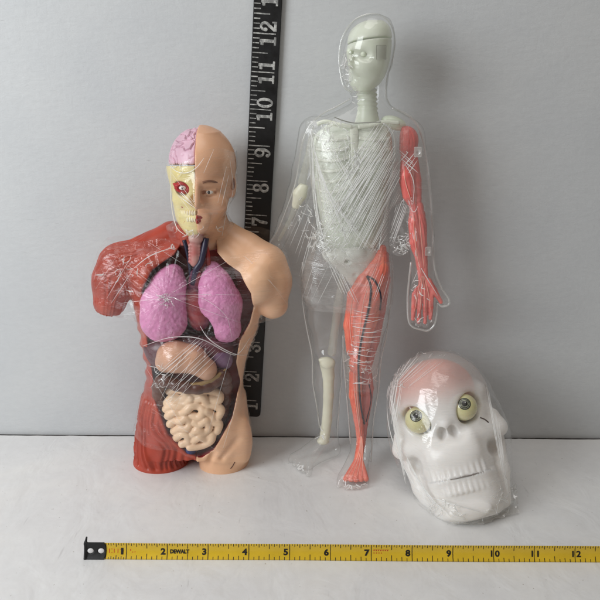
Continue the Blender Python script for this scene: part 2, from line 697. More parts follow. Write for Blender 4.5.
def glyph(ch, x, y):            # unit height, about 0.72 wide, fat slab figures
    mn, mx = np.minimum, np.maximum
    if ch == '0':
        return _ring(x, y, (.36, .5), (.36, .5), (.15, .37))
    if ch == '1':
        d = mn(_bx(x, y, .26, .48, .05, .98), _bx(x, y, .08, .66, 0, .13))
        return mn(d, mx(_bx(x, y, .06, .40, .74, .92), (y - .92) + (.4 - x) * .0))
    if ch == '2':
        d = mx(_ring(x, y, (.36, .70), (.33, .30), (.13, .17)), -_bx(x, y, -.2, .30, .3, .68))
        d = mn(d, _seg(x, y, (.57, .60), (.12, .14), .095))
        d = mn(d, _bx(x, y, .02, .70, 0, .17))
        return mn(mn(d, _el(x, y, (.15, .66), .13, .12)), _bx(x, y, .58, .70, .0, .28))
    if ch == '3':
        a = mx(_ring(x, y, (.34, .73), (.30, .27), (.11, .15)), -_bx(x, y, -.2, .30, .40, .72))
        b = mx(_ring(x, y, (.34, .28), (.35, .29), (.14, .16)), -_bx(x, y, -.2, .28, .30, .60))
        d = mn(mn(a, b), mn(_el(x, y, (.14, .72), .12, .11), _el(x, y, (.13, .27), .13, .12)))
        return mn(d, _bx(x, y, .22, .42, .47, .57))
    if ch == '4':
        d = mn(_bx(x, y, .40, .60, .05, .98), _bx(x, y, .02, .72, .24, .36))
        return mn(mn(d, _seg(x, y, (.46, .92), (.08, .30), .05)), _bx(x, y, .26, .72, 0, .11))
    if ch == '5':
        d = mx(_ring(x, y, (.34, .31), (.35, .32), (.14, .19)), -_bx(x, y, -.2, .26, .3, .8))
        d = mn(d, _bx(x, y, .10, .22, .45, .95))
        return mn(mn(d, _bx(x, y, .10, .64, .83, 1.0)), _el(x, y, (.13, .27), .13, .12))
    if ch in '69':
        if ch == '9':
            x, y = .72 - x, 1 - y
        d = _ring(x, y, (.36, .31), (.34, .31), (.13, .19))
        e = mx(mx(_ring(x, y, (.42, .5), (.42, .5), (.19, .40)), x - .52), .30 - y)
        return mn(mn(d, e), _el(x, y, (.54, .82), .13, .12))
    if ch == '7':
        d = mn(_bx(x, y, .04, .70, .80, .98), _bx(x, y, .04, .16, .64, .98))
        d = mn(d, _seg(x, y, (.62, .82), (.38, .42), .085))
        return mn(d, _seg(x, y, (.38, .42), (.32, .08), .12))
    if ch == '8':
        return mn(_ring(x, y, (.36, .75), (.30, .26), (.11, .14)), _ring(x, y, (.36, .28), (.35, .29), (.14, .16)))
    return x * 0 + 1


GL = {}


def glyph_mesh(ch, g=0.03, wear=0.05):
    if ch not in GL:
        ax = np.arange(-.12, .86, g)
        ay = np.arange(-.12, 1.13, g)
        X, Y = np.meshgrid(ax, ay, indexing='ij')
        d = glyph(ch, X, Y)
        V = np.stack([np.maximum(d, 0.02), d, d, np.maximum(d, 0.02)], 2)
        GL[ch] = surface_nets(V.astype(np.float32), np.array([-.12, -.12, 0]), g)
    P, Q = GL[ch]
    return P.copy(), Q


# ================================================================ ruler on the wall
RA, RB = at(250.6, 371, WALL_Y - 0.1), at(266.4, 33.8, WALL_Y - 0.1)
rt = (RB - RA) / np.linalg.norm(RB - RA)
rsc = np.linalg.norm(RB - RA) / 10.0
rr = np.array([rt[2], 0, -rt[0]])           # to the ruler's right
r0 = RA - rt * 2 * rsc
RW = 0.76


def rul(t, a, n=0.0):           # t inches along, a across from the left edge, n out of the face
    return r0 + rt * (t * rsc) + rr * (a - RW / 2) + np.array([0, -1.0, 0]) * n


ruler = thing('ruler', rul(0.42, RW / 2), 'long black ruler with white numbers and ticks standing against the white wall', 'ruler')
nf = 10
out = []
c = 0.13
for (a, t, s0) in ((c, 0.42 + c, 180), (RW - c, 0.42 + c, 270)):
    for i in range(nf + 1):
        q = math.radians(s0 + 90 * i / nf)
        out.append((a + c * math.cos(q), t + c * math.sin(q)))
out += [(RW, 6), (RW, 14.2), (0, 14.2), (0, 6)]
n = len(out)
e = 0.02
V = [rul(t, a, -0.075) for a, t in out] + [rul(t, a, 0.05 - e) for a, t in out] + [rul(t + (e if t < 7 else -e) * .7, a + (e if a < RW / 2 else -e), 0.05) for a, t in out]
F = [tuple(range(n))[::-1]] + [tuple(range(2 * n, 3 * n))]
F = [f[::-1] for f in F]
for L in (0, 1):
    for i in range(n):
        F.append((L * n + i, L * n + n + i, L * n + n + (i + 1) % n, L * n + (i + 1) % n))
mesh_obj('stick', V, F, paint('black_ruler_paint', (17, 17, 18), rough=.42, vary=.35, vscale=80, bump=.25, bscale=260), ruler, smooth=False)
ink = NT('worn_white_ink')
co = ink.coord()
colr = ink.mixc(ink.ramp(ink.noise(co, 260, 4, 0.7), [(0.42, (0,) * 3), (0.6, (1,) * 3)]), lin(128, 128, 126), lin(196, 196, 192))
colr = ink.mixc(ink.ramp(ink.noise(co, 900, 2, 0.6), [(0.62, (0,) * 3), (0.70, (.8,) * 3)]), colr, lin(60, 60, 60))
ink = ink.done(ink.n('ShaderNodeBsdfPrincipled', Base_Color=colr, Roughness=0.6).outputs[0])
B = Bag()
for i in range(4, 14 * 8):
    t = i / 8
    if t < 0.6:
        continue
    L = 0.60 if i % 8 == 0 else (0.42 if i % 4 == 0 else 0.175)
    L *= 1 + rng.uniform(-.08, .05)
    hw = 0.014 + rng.uniform(-.003, .003)
    a0 = 0.02 + rng.uniform(0, .012)
    V = np.array([rul(t + s * hw, a, n) for n in (0.049, 0.056) for s, a in ((-1, a0), (-1, a0 + L), (1, a0 + L), (1, a0))])
    B.add(V, np.array([(0, 1, 2, 3)[::-1], (4, 5, 6, 7), (0, 1, 5, 4), (1, 2, 6, 5), (2, 3, 7, 6), (3, 0, 4, 7)]))
mesh_obj('tick_marks', *B.out(), ink, ruler, smooth=False)
for num in range(1, 14):
    st = str(num)
    B = Bag()
    gw, gh = 0.38, 0.46
    for j, ch in enumerate(st):
        P, Q = glyph_mesh(ch)
        if len(st) == 1:
            t0 = num - 0.06 - gw * .72
        else:
            t0 = num - 0.05 - gw * .72 if j == 0 else num + 0.05
        W = np.array([rul(t0 + p[0] * gw, 0.20 + (1 - p[1]) * gh, 0.047 + 0.010 * (p[2] / 0.09)) for p in P])
        B.add(W, Q)
    mesh_obj('numeral', *B.out(), ink, ruler)


# ================================================================ tape measure on the table
# the blade stands on its long edge, leaning back, its hollow side to the viewer
TLEAN = math.radians(20)
TY, TX0, TK, TW = 13.95, -5.131, 0.9845, 0.385


def tl(s_, q, n):               # along, up the blade, out towards the viewer
    return np.array([TX0 + TK * s_, TY + q * math.sin(TLEAN) - n * math.cos(TLEAN), .004 + q * math.cos(TLEAN) + n * math.sin(TLEAN)])


def tp(t, a, n=0.0):            # a from -.5 (edge on the table) to .5
    return tl(t, (a + .5) * TW, n + .05 * (4 * a * a - 1) * .8 + .010 * math.sin(t * 0.9))


tape = thing('tape_measure', (TX0, TY, 0), 'extended yellow tape measure blade with black end hook along the front of the white table', 'tape measure')
ts = np.linspace(0.12, 15.2, 152)
aa = np.linspace(-.5, .5, 13)
V = np.array([tp(t, a) for t in ts for a in aa] + [tp(t, a, -0.012) for t in ts for a in aa])
n, m = len(aa), len(ts)
F = []
for i in range(m - 1):
    for j in range(n - 1):
        F.append((i * n + j, (i + 1) * n + j, (i + 1) * n + j + 1, i * n + j + 1))
        k = m * n
        F.append((k + i * n + j, k + i * n + j + 1, k + (i + 1) * n + j + 1, k + (i + 1) * n + j))
    k = m * n
    F.append((i * n, k + i * n, k + (i + 1) * n, (i + 1) * n))
    F.append((i * n + n - 1, (i + 1) * n + n - 1, k + (i + 1) * n + n - 1, k + i * n + n - 1))
mesh_obj('blade', V, np.array(F), paint('yellow_blade', (214, 178, 40), rough=.3, vary=.09, vscale=50, bump=.05, coat=.3), tape)
black_ink = paint('black_ink', (22, 20, 16), rough=.5, vary=.2)
red_ink = paint('red_ink', (196, 62, 28), rough=.5, vary=.2)
B = Bag()


def mark(t, a0, a1, hw, bag):
    k = 5 if abs(a1 - a0) > .5 else 3
    q = np.linspace(a0, a1, k)
    V = [tp(t - hw, a, 0.003) for a in q] + [tp(t + hw, a, 0.003) for a in q]
    bag.add(V, np.array([(i, i + k, i + k + 1, i + 1) for i in range(k - 1)]))


for i in range(8, 15 * 16):
    t = i / 16
    if i % 16 == 0:
        mark(t, -.5, .5, .008, B)
        continue
    L = .34 if i % 8 == 0 else .24 if i % 4 == 0 else .18 if i % 2 == 0 else .125
    mark(t, .5 - L, .498, .0075, B)
    if i % 2 == 0 or i < 16 * 1:
        mark(t, -.498, -.5 + L, .0075, B)
mesh_obj('tick_marks', *B.out(), black_ink, tape, smooth=False)


def text_vf(s, size, bold=0.0, shear=0.0, cond=1.0):
    cu = bpy.data.curves.new('lettering', 'FONT')
    cu.body = s
    cu.size = size
    cu.offset = bold
    cu.shear = shear
    cu.resolution_u = 3
    ob = bpy.data.objects.new('lettering', cu)
    COL.objects.link(ob)
    dg = bpy.context.evaluated_depsgraph_get()
    me = bpy.data.meshes.new_from_object(ob.evaluated_get(dg))
    V = np.array([v.co[:] for v in me.vertices])
    V[:, 0] *= cond
    F = [tuple(p.vertices) for p in me.polygons]
    bpy.data.objects.remove(ob)
    bpy.data.curves.remove(cu)
    bpy.data.meshes.remove(me)
    return V, F


def tape_text(s, t, a, size, mat, name, bold=0.0, align='r', stretch=1.0, shear=0.0):
    V, F = text_vf(s, size, bold * size, shear)
    V[:, 0] *= stretch
    w_ = V[:, 0].max()
    h_ = V[:, 1].max()
    off = {'r': -w_, 'l': 0, 'c': -w_ / 2}[align]
    W = [tp(t + off + p[0], a + (p[1] - h_ / 2) / TW, 0.0045) for p in V]
    return mesh_obj(name, W, F, mat, tape, smooth=False)


for i in range(1, 15):
    s_ = str(i)
    if i < 10:
        tape_text(s_, i - (0.075 if i == 1 else 0.04), 0.0, 0.20, black_ink, 'numeral', 0.06 if i == 1 else 0.045, stretch=1.35 if i == 1 else 1.15)
    else:
        tape_text(s_[0], i - 0.03, 0.0, 0.20, black_ink, 'numeral', 0.035, stretch=1.1)
        tape_text(s_[1], i + 0.035, 0.0, 0.20, black_ink, 'numeral', 0.035, 'l', stretch=1.15)
tape_text('DEWALT', 2.07, 0.0, 0.125, black_ink, 'maker_mark', 0.06, 'l', stretch=0.92)
for t, a, w_, h_ in ((.62, .0, .05, .20), (.70, .0, .035, .22), (.78, .02, .05, .18), (1.08, .05, .03, .10), (1.14, -.06, .05, .05), (1.2, -.05, .03, .05), (7.10, .12, .04, .07), (7.17, .12, .05, .06), (7.25, .12, .03, .07), (7.31, .12, .05, .06), (7.08, -.02, .03, .06), (7.14, -.02, .05, .05)):
    pass
B = Bag()
for t, a, w_, h_ in ((.58, .0, .020, .26), (.64, .11, .035, .03), (.64, -.11, .035, .03), (.70, .0, .016, .26), (.79, .0, .016, .26), (.85, .1, .03, .03), (.88, .0, .016, .26), (1.1, .06, .02, .10), (1.15, -.07, .03, .04), (1.21, -.06, .02, .05)):
    mark(t, a - h_ / 2, a + h_ / 2, w_ / 2, B)
mesh_obj('red_lettering', *B.out(), red_ink, tape, smooth=False)
B = Bag()
for t0 in np.arange(7.07, 7.42, .055):
    h_ = .09
    a = .14
    mark(t0, a - h_ / 2, a + h_ / 2, .012, B)
    mark(t0 + .02, a + .02, a + .045, .012, B)
for t0 in np.arange(7.07, 7.3, .06):
    mark(t0, -.06, .0, .012, B)
mesh_obj('red_lettering', *B.out(), red_ink, tape, smooth=False)
# end hook: black sleeve with two rivets, a lip standing up at the very end
Fd = Field((-.2, -.02, -.14), (.75, .62, .14), .010)
X, Y, Z = Fd.all()
zc = .04 * (4 * (Y / TW - .5) ** 2 - 1)
ch = (X - .46) + np.abs(Y - TW / 2) ** 2 * 1.1 - .05
d3 = np.maximum(np.maximum(np.maximum(-.03 - X, X - .53), np.abs(Y - TW / 2 - .004) - TW / 2 - .012), np.maximum(np.abs(Z - zc - .004) - .024, ch))
Fd.V = np.minimum(Fd.V, d3.astype(np.float32))
Fd.cone((-.005, TW - .02, -.01), (.02, TW + .125, -.02), .036, .022, .03)
Fd.cone((.0, .02, .0), (.0, TW - .02, -.01), .03, .03, .03)
for tt in (.125, .385):
    Fd.ell((tt, TW * .5, -.005), (.085, .070, .05), .01, op='s')
hP, hF = Fd.mesh()
hP = np.array([tl(*p) for p in hP])
hook = mesh_obj('end_hook', hP, hF[:, ::-1], paint('black_hook', (8, 8, 9), rough=.5, vary=.3, bump=.3), tape)
for tt in (.125, .385):
    V, F = ball((tt, TW * .5, -.018), (.078, .062, .022), 16, 8)
    mesh_obj('rivet', [tl(*p) for p in V], F, paint('steel_rivet', (206, 204, 204), rough=.35), hook)
# ================================================================ anatomical torso
TYc = 18.55
torso = thing('anatomy_torso', (at(193, 461, TYc)[0], TYc, 0), 'half skin half muscle torso model with open chest showing pink lungs, wrapped in cling film', 'anatomy model')


def T(u, v, dy=0.0):
    return at(u, v, TYc + dy)


def trow(v, u0, u1, df, db, dy=0.0):
    a, b = T(u0, v, dy), T(u1, v, dy)
    return (a[2], (a[0] + b[0]) / 2, (b[0] - a[0]) / 2, TYc + dy, df, db)


PX = 1 / 35.6                   # one picture unit in inches around the torso


def striate(P, N, axis_pts, freq, amp, seed=0, warp=.25, band=1.0):
    """push vertices in and out in fibres running along a polyline"""
    A = np.array(axis_pts, float)
    best = np.full(len(P), 1e9)
    ang = np.zeros(len(P))
    along = np.zeros(len(P))
    L = 0
    for i in range(len(A) - 1):
        d = A[i + 1] - A[i]
        ln = np.linalg.norm(d)
        d = d / ln
        t = np.clip((P - A[i]) @ d, 0, ln)
        q = P - A[i] - t[:, None] * d
        r = np.linalg.norm(q, axis=1)
        e1 = np.cross(d, (0, 1, 0))
        e1 /= np.linalg.norm(e1)
        e2 = np.cross(d, e1)
        an = np.arctan2(q @ e2, q @ e1)
        m = r < best
        best = np.where(m, r, best)
        ang = np.where(m, an, ang)
        along = np.where(m, L + t, along)
        L += ln
    w_ = warp * fbm(along * .55 + seed, ang * .9, along * 0, seed, 2)
    s_ = np.sin((ang + w_) * freq)
    s_ = -np.abs(s_) ** .6 * .6 + .3 * np.sin((ang + 1.3 * w_) * freq * 2.7)
    return P + N * (amp * s_ * band)[:, None]


# ---- trunk field
Ft = Field((-6.2, TYc - 1.75, -.05), (.4, TYc + 1.5, 7.6), .031)
Ft.loft([trow(234, 178, 220, .52, .62, .12), trow(242, 166, 231, .60, .70, .1), trow(250, 150, 247, .72, .8, .05), trow(262, 134, 262, .86, .9, 0), trow(278, 131, 265, 1.0, 1.0, 0),
         trow(295, 133, 263, 1.1, 1.05), trow(312, 136, 261, 1.14, 1.05), trow(328, 139, 257, 1.12, 1.0), trow(346, 143, 250, 1.06, .95), trow(364, 147, 245, 1.0, .9),
         trow(380, 146, 243, .98, .9), trow(400, 142, 245, 1.0, .95), trow(425, 139, 248, 1.0, .98), trow(446, 137, 249, .9, .9)], .05, e=2.35)
# thighs
Fl = [trow(395, 143, 205, .86, .9), trow(425, 138, 197, .88, .95), trow(445, 136, 191, .84, .95), trow(461.5, 133.5, 189, .80, .95)]
Fr = [trow(395, 185, 244, .86, .9), trow(425, 192, 247.5, .88, .95), trow(445, 196, 249, .84, .95), trow(461.5, 198, 249, .80, .95)]
Ft.loft(Fl, .16, e=2.1)
Ft.loft(Fr, .16, e=2.1)
Ft.ell(T(193.5, 470, -.5), (.13, 1.6, .42), .12, op='s')
# shoulders and arm stumps
Ft.chain([T(172, 236, .25), T(150, 252, .15), T(122, 266, .0), T(113, 283, -.1)], [.42, .50, .62, .56], .22, sy=1.05)
Ft.cone(T(113, 280, -.1), T(110, 302, -.2), .56, .46, .12)
Ft.chain([T(226, 236, .25), T(246, 252, .15), T(264, 266, 0.), T(272, 283, -.1)], [.42, .50, .60, .55], .22, sy=1.05)
Ft.cone(T(271, 280, -.1), T(273, 304, -.2), .55, .42, .12)
# cut the arm ends
Ft2 = Ft
for (u, v, nu, nv) in ((110, 309, -.35, 1.0), (273, 314, .35, 1.0)):
    p = T(u, v, -.1)
    sl, X, Y, Z = Ft.box((p[0] - 1.1 if nu < 0 else p[0] - .75, TYc - 1.5, p[2] - 1.0), (p[0] + .75 if nu < 0 else p[0] + 1.0, TYc + 1.4, p[2] + .6))
    d = ((X - p[0]) * nu * .6 - (Z - p[2]) + (Y - p[1]) * .25)
    inarm = (X - (p[0] + (.55 if nu < 0 else -.40))) * (1 if nu < 0 else -1)
    d = np.where(inarm < 0, d, -1)
    Ft.V[sl] = -smin(-Ft.V[sl], -d.astype(np.float32), .05)
# armpit creases, pectoral of the skin side, clavicle, hip modelling
Ft.ell(T(256, 285, -.72), (.42, .30, .5), .3)
Ft.ell(T(150, 278, -.72), (.4, .3, .5), .3)
Ft.ell(T(243, 440, -.55), (.25, .2, .7), .3)
Ft.cone(T(231, 395, -.6), T(224, 455, -.55), .2, .12, .3)
Ft.cone(T(238, 440, -.86), T(222, 458, -.86), .05, .03, .14, op='s')
Ft.cone(T(214, 452, -.9), T(205, 470, -.8), .05, .02, .14, op='s')

cav = [(212, 238), (215, 256), (226, 266), (240, 275), (251, 293), (253, 310), (249, 326), (239, 342), (235, 366), (238, 390), (231, 420), (213, 451), (201, 458), (187, 453), (168, 434), (155, 404), (149, 362), (146, 340), (142, 318), (142, 290), (152, 270), (172, 258), (181, 244), (190, 237)]
cavp = [(lambda q: (q[0], q[2]))(T(u, v, -.9)) for u, v in cav]
cavd = Ft.poly(cavp, TYc - 3, TYc - .05, op=None, rnd=.12)
skinfld = Ft.copy()
Ft.V = -smin(-Ft.V, cavd, .05)
XM = T(194.5, 300)[0]

trunk_skin = Ft.copy()
trunk_skin.half((-1, 0, 0), (XM, 0, 0))
trunk_red = Ft.copy()
trunk_red.half((1, 0, 0), (XM, 0, 0))

skin_m = paint('tan_painted_skin', (230, 182, 145), rough=.36, vary=.07, vscale=40, bump=.1, bscale=420, alpha_rgb=(236, 192, 156), sss=.08)
leg_skin_m = skin_m
muscle_m = paint('red_painted_muscle', (164, 58, 38), rough=.36, vary=.2, vscale=55, bump=.12, bscale=420, alpha_rgb=(180, 74, 50), sss=.05)
cavity_m = paint('dark_red_cavity', (122, 46, 40), rough=.45, vary=.35, vscale=60, bump=.5, bscale=160)
rim_m = paint('crimson_rim', (150, 50, 52), rough=.42, vary=.25, vscale=70, bump=.2)


def fsel(P, F, fld_val):
    return fld_val[F].mean(1)


def trunk_part(fld, name, mat, rim):
    P, F = fld.mesh()
    s1 = Field.__new__(Field)
    s1.lo, s1.h, s1.ax, s1.V = Ft.lo, Ft.h, Ft.ax, cavd
    cd = s1.sample(P)
    sd = skinfld.sample(P)
    N = vnormals(P, F)
    return P, F, N, cd, sd


P, F, N, cd, sd = trunk_part(trunk_skin, 'skin_body', skin_m, rim_m)
fm = np.where((cd[F].mean(1) < .07) & (sd[F].mean(1) < -.03), 1, 0)
fm = np.where((fm == 1) & (sd[F].mean(1) > -.42), 2, fm)
d_ = np.abs(P[:, 0] - XM)
P = P + N * (0.010 * fbm(P[:, 0] * 1.5, P[:, 1] * 1.5, P[:, 2] * 1.5, 4, 3))[:, None]
mesh_obj('skin_body', P, F, None, torso, mats=[skin_m, cavity_m, rim_m], fmat=fm)
TSK = (P, F)

P, F, N, cd, sd = trunk_part(trunk_red, 'muscle_body', muscle_m, rim_m)
fm = np.where((cd[F].mean(1) < .07) & (sd[F].mean(1) < -.03), 1, 0)
fm = np.where((fm == 1) & (sd[F].mean(1) > -.22), 2, fm)
outer = np.clip((cd - .05) / .1, 0, 1) * np.clip((P[:, 2] - .05) / .1, 0, 1)
P = striate(P, N, [T(172, 240, .2), T(140, 258, 0), T(116, 272, -.1), T(108, 320, -.1)], 9, .035, 3, .5, outer * np.clip((T(140, 280)[0] - P[:, 0] + .25) / .2, 0, 1) * (P[:, 2] > 3.9))
N = vnormals(P, F)
P = striate(P, N, [T(172, 330, .1), T(162, 380, 0), T(152, 430, 0), T(150, 475, 0)], 9, .075, 8, .6, outer * np.clip((T(150, 385)[2] - P[:, 2]) / .5, 0, 1))
N = vnormals(P, F)
ribs = np.clip((P[:, 2] - T(0 + 150, 385)[2]) / .3, 0, 1) * np.clip((T(150, 318)[2] - P[:, 2]) / .3, 0, 1)
P = P + N * (outer * ribs * .03 * np.sin(P[:, 2] * 14 + P[:, 1] * 5))[:, None]
mesh_obj('muscle_body', P, F, None, torso, mats=[muscle_m, cavity_m, rim_m], fmat=fm)

# ---- head: one field, cut into a skin half and a skull half
HY = TYc - .05


def Hh(u, v, dy=0.0):
    return at(u, v, HY + dy)


def hrow(v, u0, u1, df, db, dy=0.0):
    a, b = Hh(u0, v, dy), Hh(u1, v, dy)
    return (a[2], (a[0] + b[0]) / 2, (b[0] - a[0]) / 2, HY + dy, df, db)


Fh = Field((-3.9, HY - 1.4, 6.2), (-1.45, HY + 1.35, 9.9), .026)
Fh.ell(Hh(201.5, 163, .1), (.90, 1.08, .99), .05)
Fh.loft([hrow(134, 186, 217, .55, .6, .1), hrow(148, 175, 229, .84, .9, .05), hrow(165, 170, 234, .98, .95, 0), hrow(180, 171, 232.5, .96, .8, 0), hrow(195, 173, 230, .93, .6, 0), hrow(208, 175, 226, .90, .4, 0), hrow(219, 178, 220, .88, .3, 0), hrow(227, 184, 213, .84, .25, 0), hrow(232.5, 189, 207, .72, .2, 0)], .16, e=2.2)
Fh0 = Fh.copy()
Fh.cone(Hh(200, 205, .15), Hh(198, 252, .15), .60, .66, .18)          # neck
Fh.cone(Hh(219, 208, -.0), Hh(205, 246, -.25), .16, .14, .12)        # sternomastoid
Fh.cone(Hh(180, 210, .0), Hh(190, 246, -.25), .15, .14, .12)
Fh.cone(Hh(174, 234, .25), Hh(189, 222, .2), .30, .42, .2)
Fh.cone(Hh(226, 236, .25), Hh(212, 222, .2), .30, .42, .2)
Fh.half((0, 0, -1), (0, 0, T(196, 247)[2]), .03)
mid = 196.5
# brow, nose, cheeks, lips, chin on the skin side (the plane of symmetry is at mid)
FY = -.98
Fs = Fh.copy()
Fs.cone(Hh(198, 183, FY + .02), Hh(222, 183, FY + .28), .10, .09, .12)
Fs.cone(Hh(mid, 185, FY), Hh(mid - 1.2, 205, FY - .20), .09, .13, .10)
Fs.ell(Hh(mid + 4, 206, FY - .05), (.10, .12, .08), .06)
Fs.ell(Hh(216, 203, FY + .30), (.30, .22, .24), .2)
Fs.ell(Hh(210, 192.2, FY + .10), (.20, .11, .085), .10, op='s')
Fs.ell(Hh(mid + 3, 227, FY + .12), (.22, .16, .13), .12)
Fs.ell(Hh(mid + 4, 219, FY + .10), (.26, .12, .16), .12)
Fs.ell(Hh(209.8, 191.8, FY + .17), (.115, .10, .085), .02)
Fs.cone(Hh(203.5, 189.4, FY + .07), Hh(216, 189.6, FY + .16), .034, .03, .03)
Fs.cone(Hh(204.5, 194.4, FY + .08), Hh(215, 194.2, FY + .16), .024, .022, .03)
# ear
e0 = Hh(231.5, 185, .0)
Fs.ell(e0, (.12, .22, .34), .05, R=[(.94, .34, 0), (-.34, .94, 0), (0, 0, 1)])
Fs.ell(e0 + (.04, -.13, .05), (.07, .10, .17), .03, op='s')
Fs.cone(e0 + (.02, -.12, -.05), e0 + (.03, -.08, .12), .03, .025, .02)
Fs.half((-1, 0, 0), (Hh(mid, 190, -.9)[0], 0, 0), .0)
P, F = Fs.mesh()
N = vnormals(P, F)
head_skin_m = paint('tan_painted_face', (218, 166, 130), rough=.36, vary=.08, vscale=40, bump=.1, bscale=420, alpha_rgb=(226, 176, 140), sss=.08)
mesh_obj('skin_head', P, F, head_skin_m, torso)
Fq = Field(Hh(mid, 219, FY) - .4, Hh(mid, 219, FY) + .55, .016)
Fq.cone(Hh(mid, 217.2, FY - .04), Hh(mid + 8, 218.2, FY + .05), .06, .03, .02)
Fq.cone(Hh(mid, 221.4, FY - .03), Hh(mid + 7, 219.8, FY + .05), .07, .03, .01)
Fq.half((-1, 0, 0), (Hh(mid, 219, FY)[0], 0, 0), .0)
mesh_obj('lips', *Fq.mesh(), paint('red_lips', (168, 56, 52), rough=.35), torso)
# eye of the skin side
ec = Hh(209.6, 191.9, FY + .15)
V, F = ball(ec - (0, .02, 0), (.10, .085, .06), 20, 12)
eye = mesh_obj('eye', V, F, paint('white_eye', (236, 230, 220), rough=.2, vary=.03), torso)
V, F = ball(ec + (-.008, -.09, .0), (.036, .03, .045), 12, 8)
mesh_obj('pupil', V, F, paint('dark_pupil', (26, 24, 26), rough=.2), eye)
Bb = Bag()
Bb.add(*tube(spline([Hh(202.5, 182.5, FY - .05), Hh(209, 181, FY - .01), Hh(218, 182.5, FY + .14)], 6), .028, 6, .5))
mesh_obj('eyebrow', *Bb.out(), paint('brown_eyebrow', (128, 84, 58), rough=.6), torso)

# muscle side of the neck
Fm = Fh.copy()
Fm0 = Fh0.copy()
pm = Hh(mid, 190, -.9)[0]
Fm.half((1, 0, 0), (pm - .006, 0, 0))
Fm0.half((1, 0, 0), (pm - .006, 0, 0))
neckcut = Hh(190, 224, -.6)[2]
Fn = Fm.copy()
Fn.half((0, .42, 1), (0, HY - .5, neckcut + .02), .03)
Fn.half((0, 0, -1), (0, 0, T(196, 243)[2]), .03)
P, F = Fn.mesh()
N = vnormals(P, F)
P = striate(P, N, [Hh(196, 210, .2), Hh(190, 250, .1)], 9, .03, 5, .4)
mesh_obj('neck_muscle', P, F, muscle_m, torso)
# skull half
bl = Hh(183, 166.5, -.9)[2]
Fk = Fm0
Fk.half((0, .12, 1), (0, HY - .8, bl), .02)
Fk.ell(Hh(183.5, 187.5, FY + .28), (.24, .30, .20), .05, op='s')
Fk.cone(Hh(176, 200, FY + .5), Hh(189, 201, FY + .14), .08, .09, .10)   # cheekbone
Fk.ell(Hh(mid - 1, 202, FY - .02), (.16, .22, .20), .04, op='s')       # nose opening
Fk.ell(Hh(181, 210, FY + .12), (.14, .10, .10), .10, op='s')           # hollow under the cheek
Fk.cone(Hh(181, 216.5, FY + .3), Hh(mid, 217, FY + .02), .06, .06, .03)
bone_m = paint('cream_painted_bone', (222, 206, 142), rough=.36, vary=.10, vscale=60, bump=.12, alpha_rgb=(228, 216, 168))
P, F = Fk.mesh()
mesh_obj('skull_face', P, F, bone_m, torso)
teeth = Bag()
for r_, v0, n_ in ((0, 213.2, 6), (1, 219.2, 6)):
    for i in range(n_):
        u = mid - 1.6 - i * 2.35
        c = Hh(u, v0 + .12 * i * (-1 if r_ == 0 else 1) * .3, FY + .035 + .018 * i * i * .6)
        V, F = ball(c, (.036, .045, .075), 10, 8)
        teeth.add(V, F)
mesh_obj('teeth', *teeth.out(), paint('ivory_teeth', (236, 228, 196), rough=.25), torso)
# red muscle ring and eyeball in the socket
ring = Field(Hh(183.5, 187.5, FY + .1) - .45, Hh(183.5, 187.5, FY + .1) + .45, .018)
c = Hh(183, 187.5, FY + .16)
ring.ell(c, (.235, .14, .165), .02, R=[(.97, 0, -.22), (0, 1, 0), (.22, 0, .97)])
ring.cone(c + (-.16, -.03, .05), c + (-.25, .03, .09), .05, .02, .05)
ring.cone(c + (.16, -.03, -.06), c + (.23, .0, -.10), .05, .02, .05)
ring.ell(c + (0, -.15, 0), (.13, .12, .075), .03, op='s')
P, F = ring.mesh()
N = vnormals(P, F)
P = striate(P, N, [c + (0, -.5, 0), c + (0, .5, 0.01)], 8, .018, 2, .2)
mesh_obj('eye_muscle', P, F, paint('scarlet_eye_muscle', (168, 30, 34), rough=.4, vary=.2), torso)
V, F = ball(c + (.0, -.06, 0), (.10, .06, .062), 18, 10)
eye = mesh_obj('eye', V, F, paint('white_eye_bare', (232, 222, 214), rough=.2, vary=.06), torso)
V, F = ball(c + (.005, -.112, 0), (.03, .02, .034), 12, 8)
mesh_obj('pupil', V, F, paint('grey_pupil', (60, 54, 58), rough=.2), eye)
V, F = ball(Hh(183, 206.5, FY + .26), (.06, .05, .045), 12, 8)
mesh_obj('cheek_spot', V, F, paint('rust_spot', (172, 88, 60), rough=.5), torso)
# brain
Fb = Field((-3.7, HY - 1.2, 7.6), (-1.9, HY + 1.3, 9.9), .017)
Fb.ell(Hh(199.5, 163, .08), (.80, 1.0, .93), .05)
Fb.half((1, 0, 0), (pm - .012, 0, 0), .05)
Fb.half((0, -.12, -1), (0, HY - .8, bl + .03), .06)
P, F = Fb.mesh()
N = vnormals(P, F)
wx, wy, wz = (P[:, i] * 3.0 + .55 * fbm(P[:, 0] * 2.6, P[:, 1] * 2.6, P[:, 2] * 2.6, 20 + i, 2) for i in range(3))
gy = np.abs(vnoise(wx * 1.9, wy * 1.9, wz * 1.9, 31))
gy = np.clip(gy / .22, 0, 1) ** .6
fl = (np.abs(P[:, 0] - pm) > .03)
P = P + N * ((gy - 1) * .085 * fl)[:, None]
mesh_obj('brain', P, F, paint('pink_brain', (214, 174, 190), rough=.36, vary=.12, vscale=60, alpha_rgb=(222, 188, 200), sss=.05), torso)

# ---- organs
lung_m = paint('mauve_lung', (212, 138, 180), rough=.42, vary=.12, vscale=90, bump=.9, bscale=330, bdist=.0007, alpha_rgb=(218, 148, 186), sss=.05)


def organ(name, build, mat, h=.028, parent=torso, disp=None, it=0):
    lo, hi = build(None)
    f = Field(lo, hi, h)
    build(f)
    P, F = f.mesh()
    if disp is not None:
        P = disp(P, F)
    if it:
        P = relax(P, F, it)
    return mesh_obj(name, P, F, mat, parent)


OY = -.62


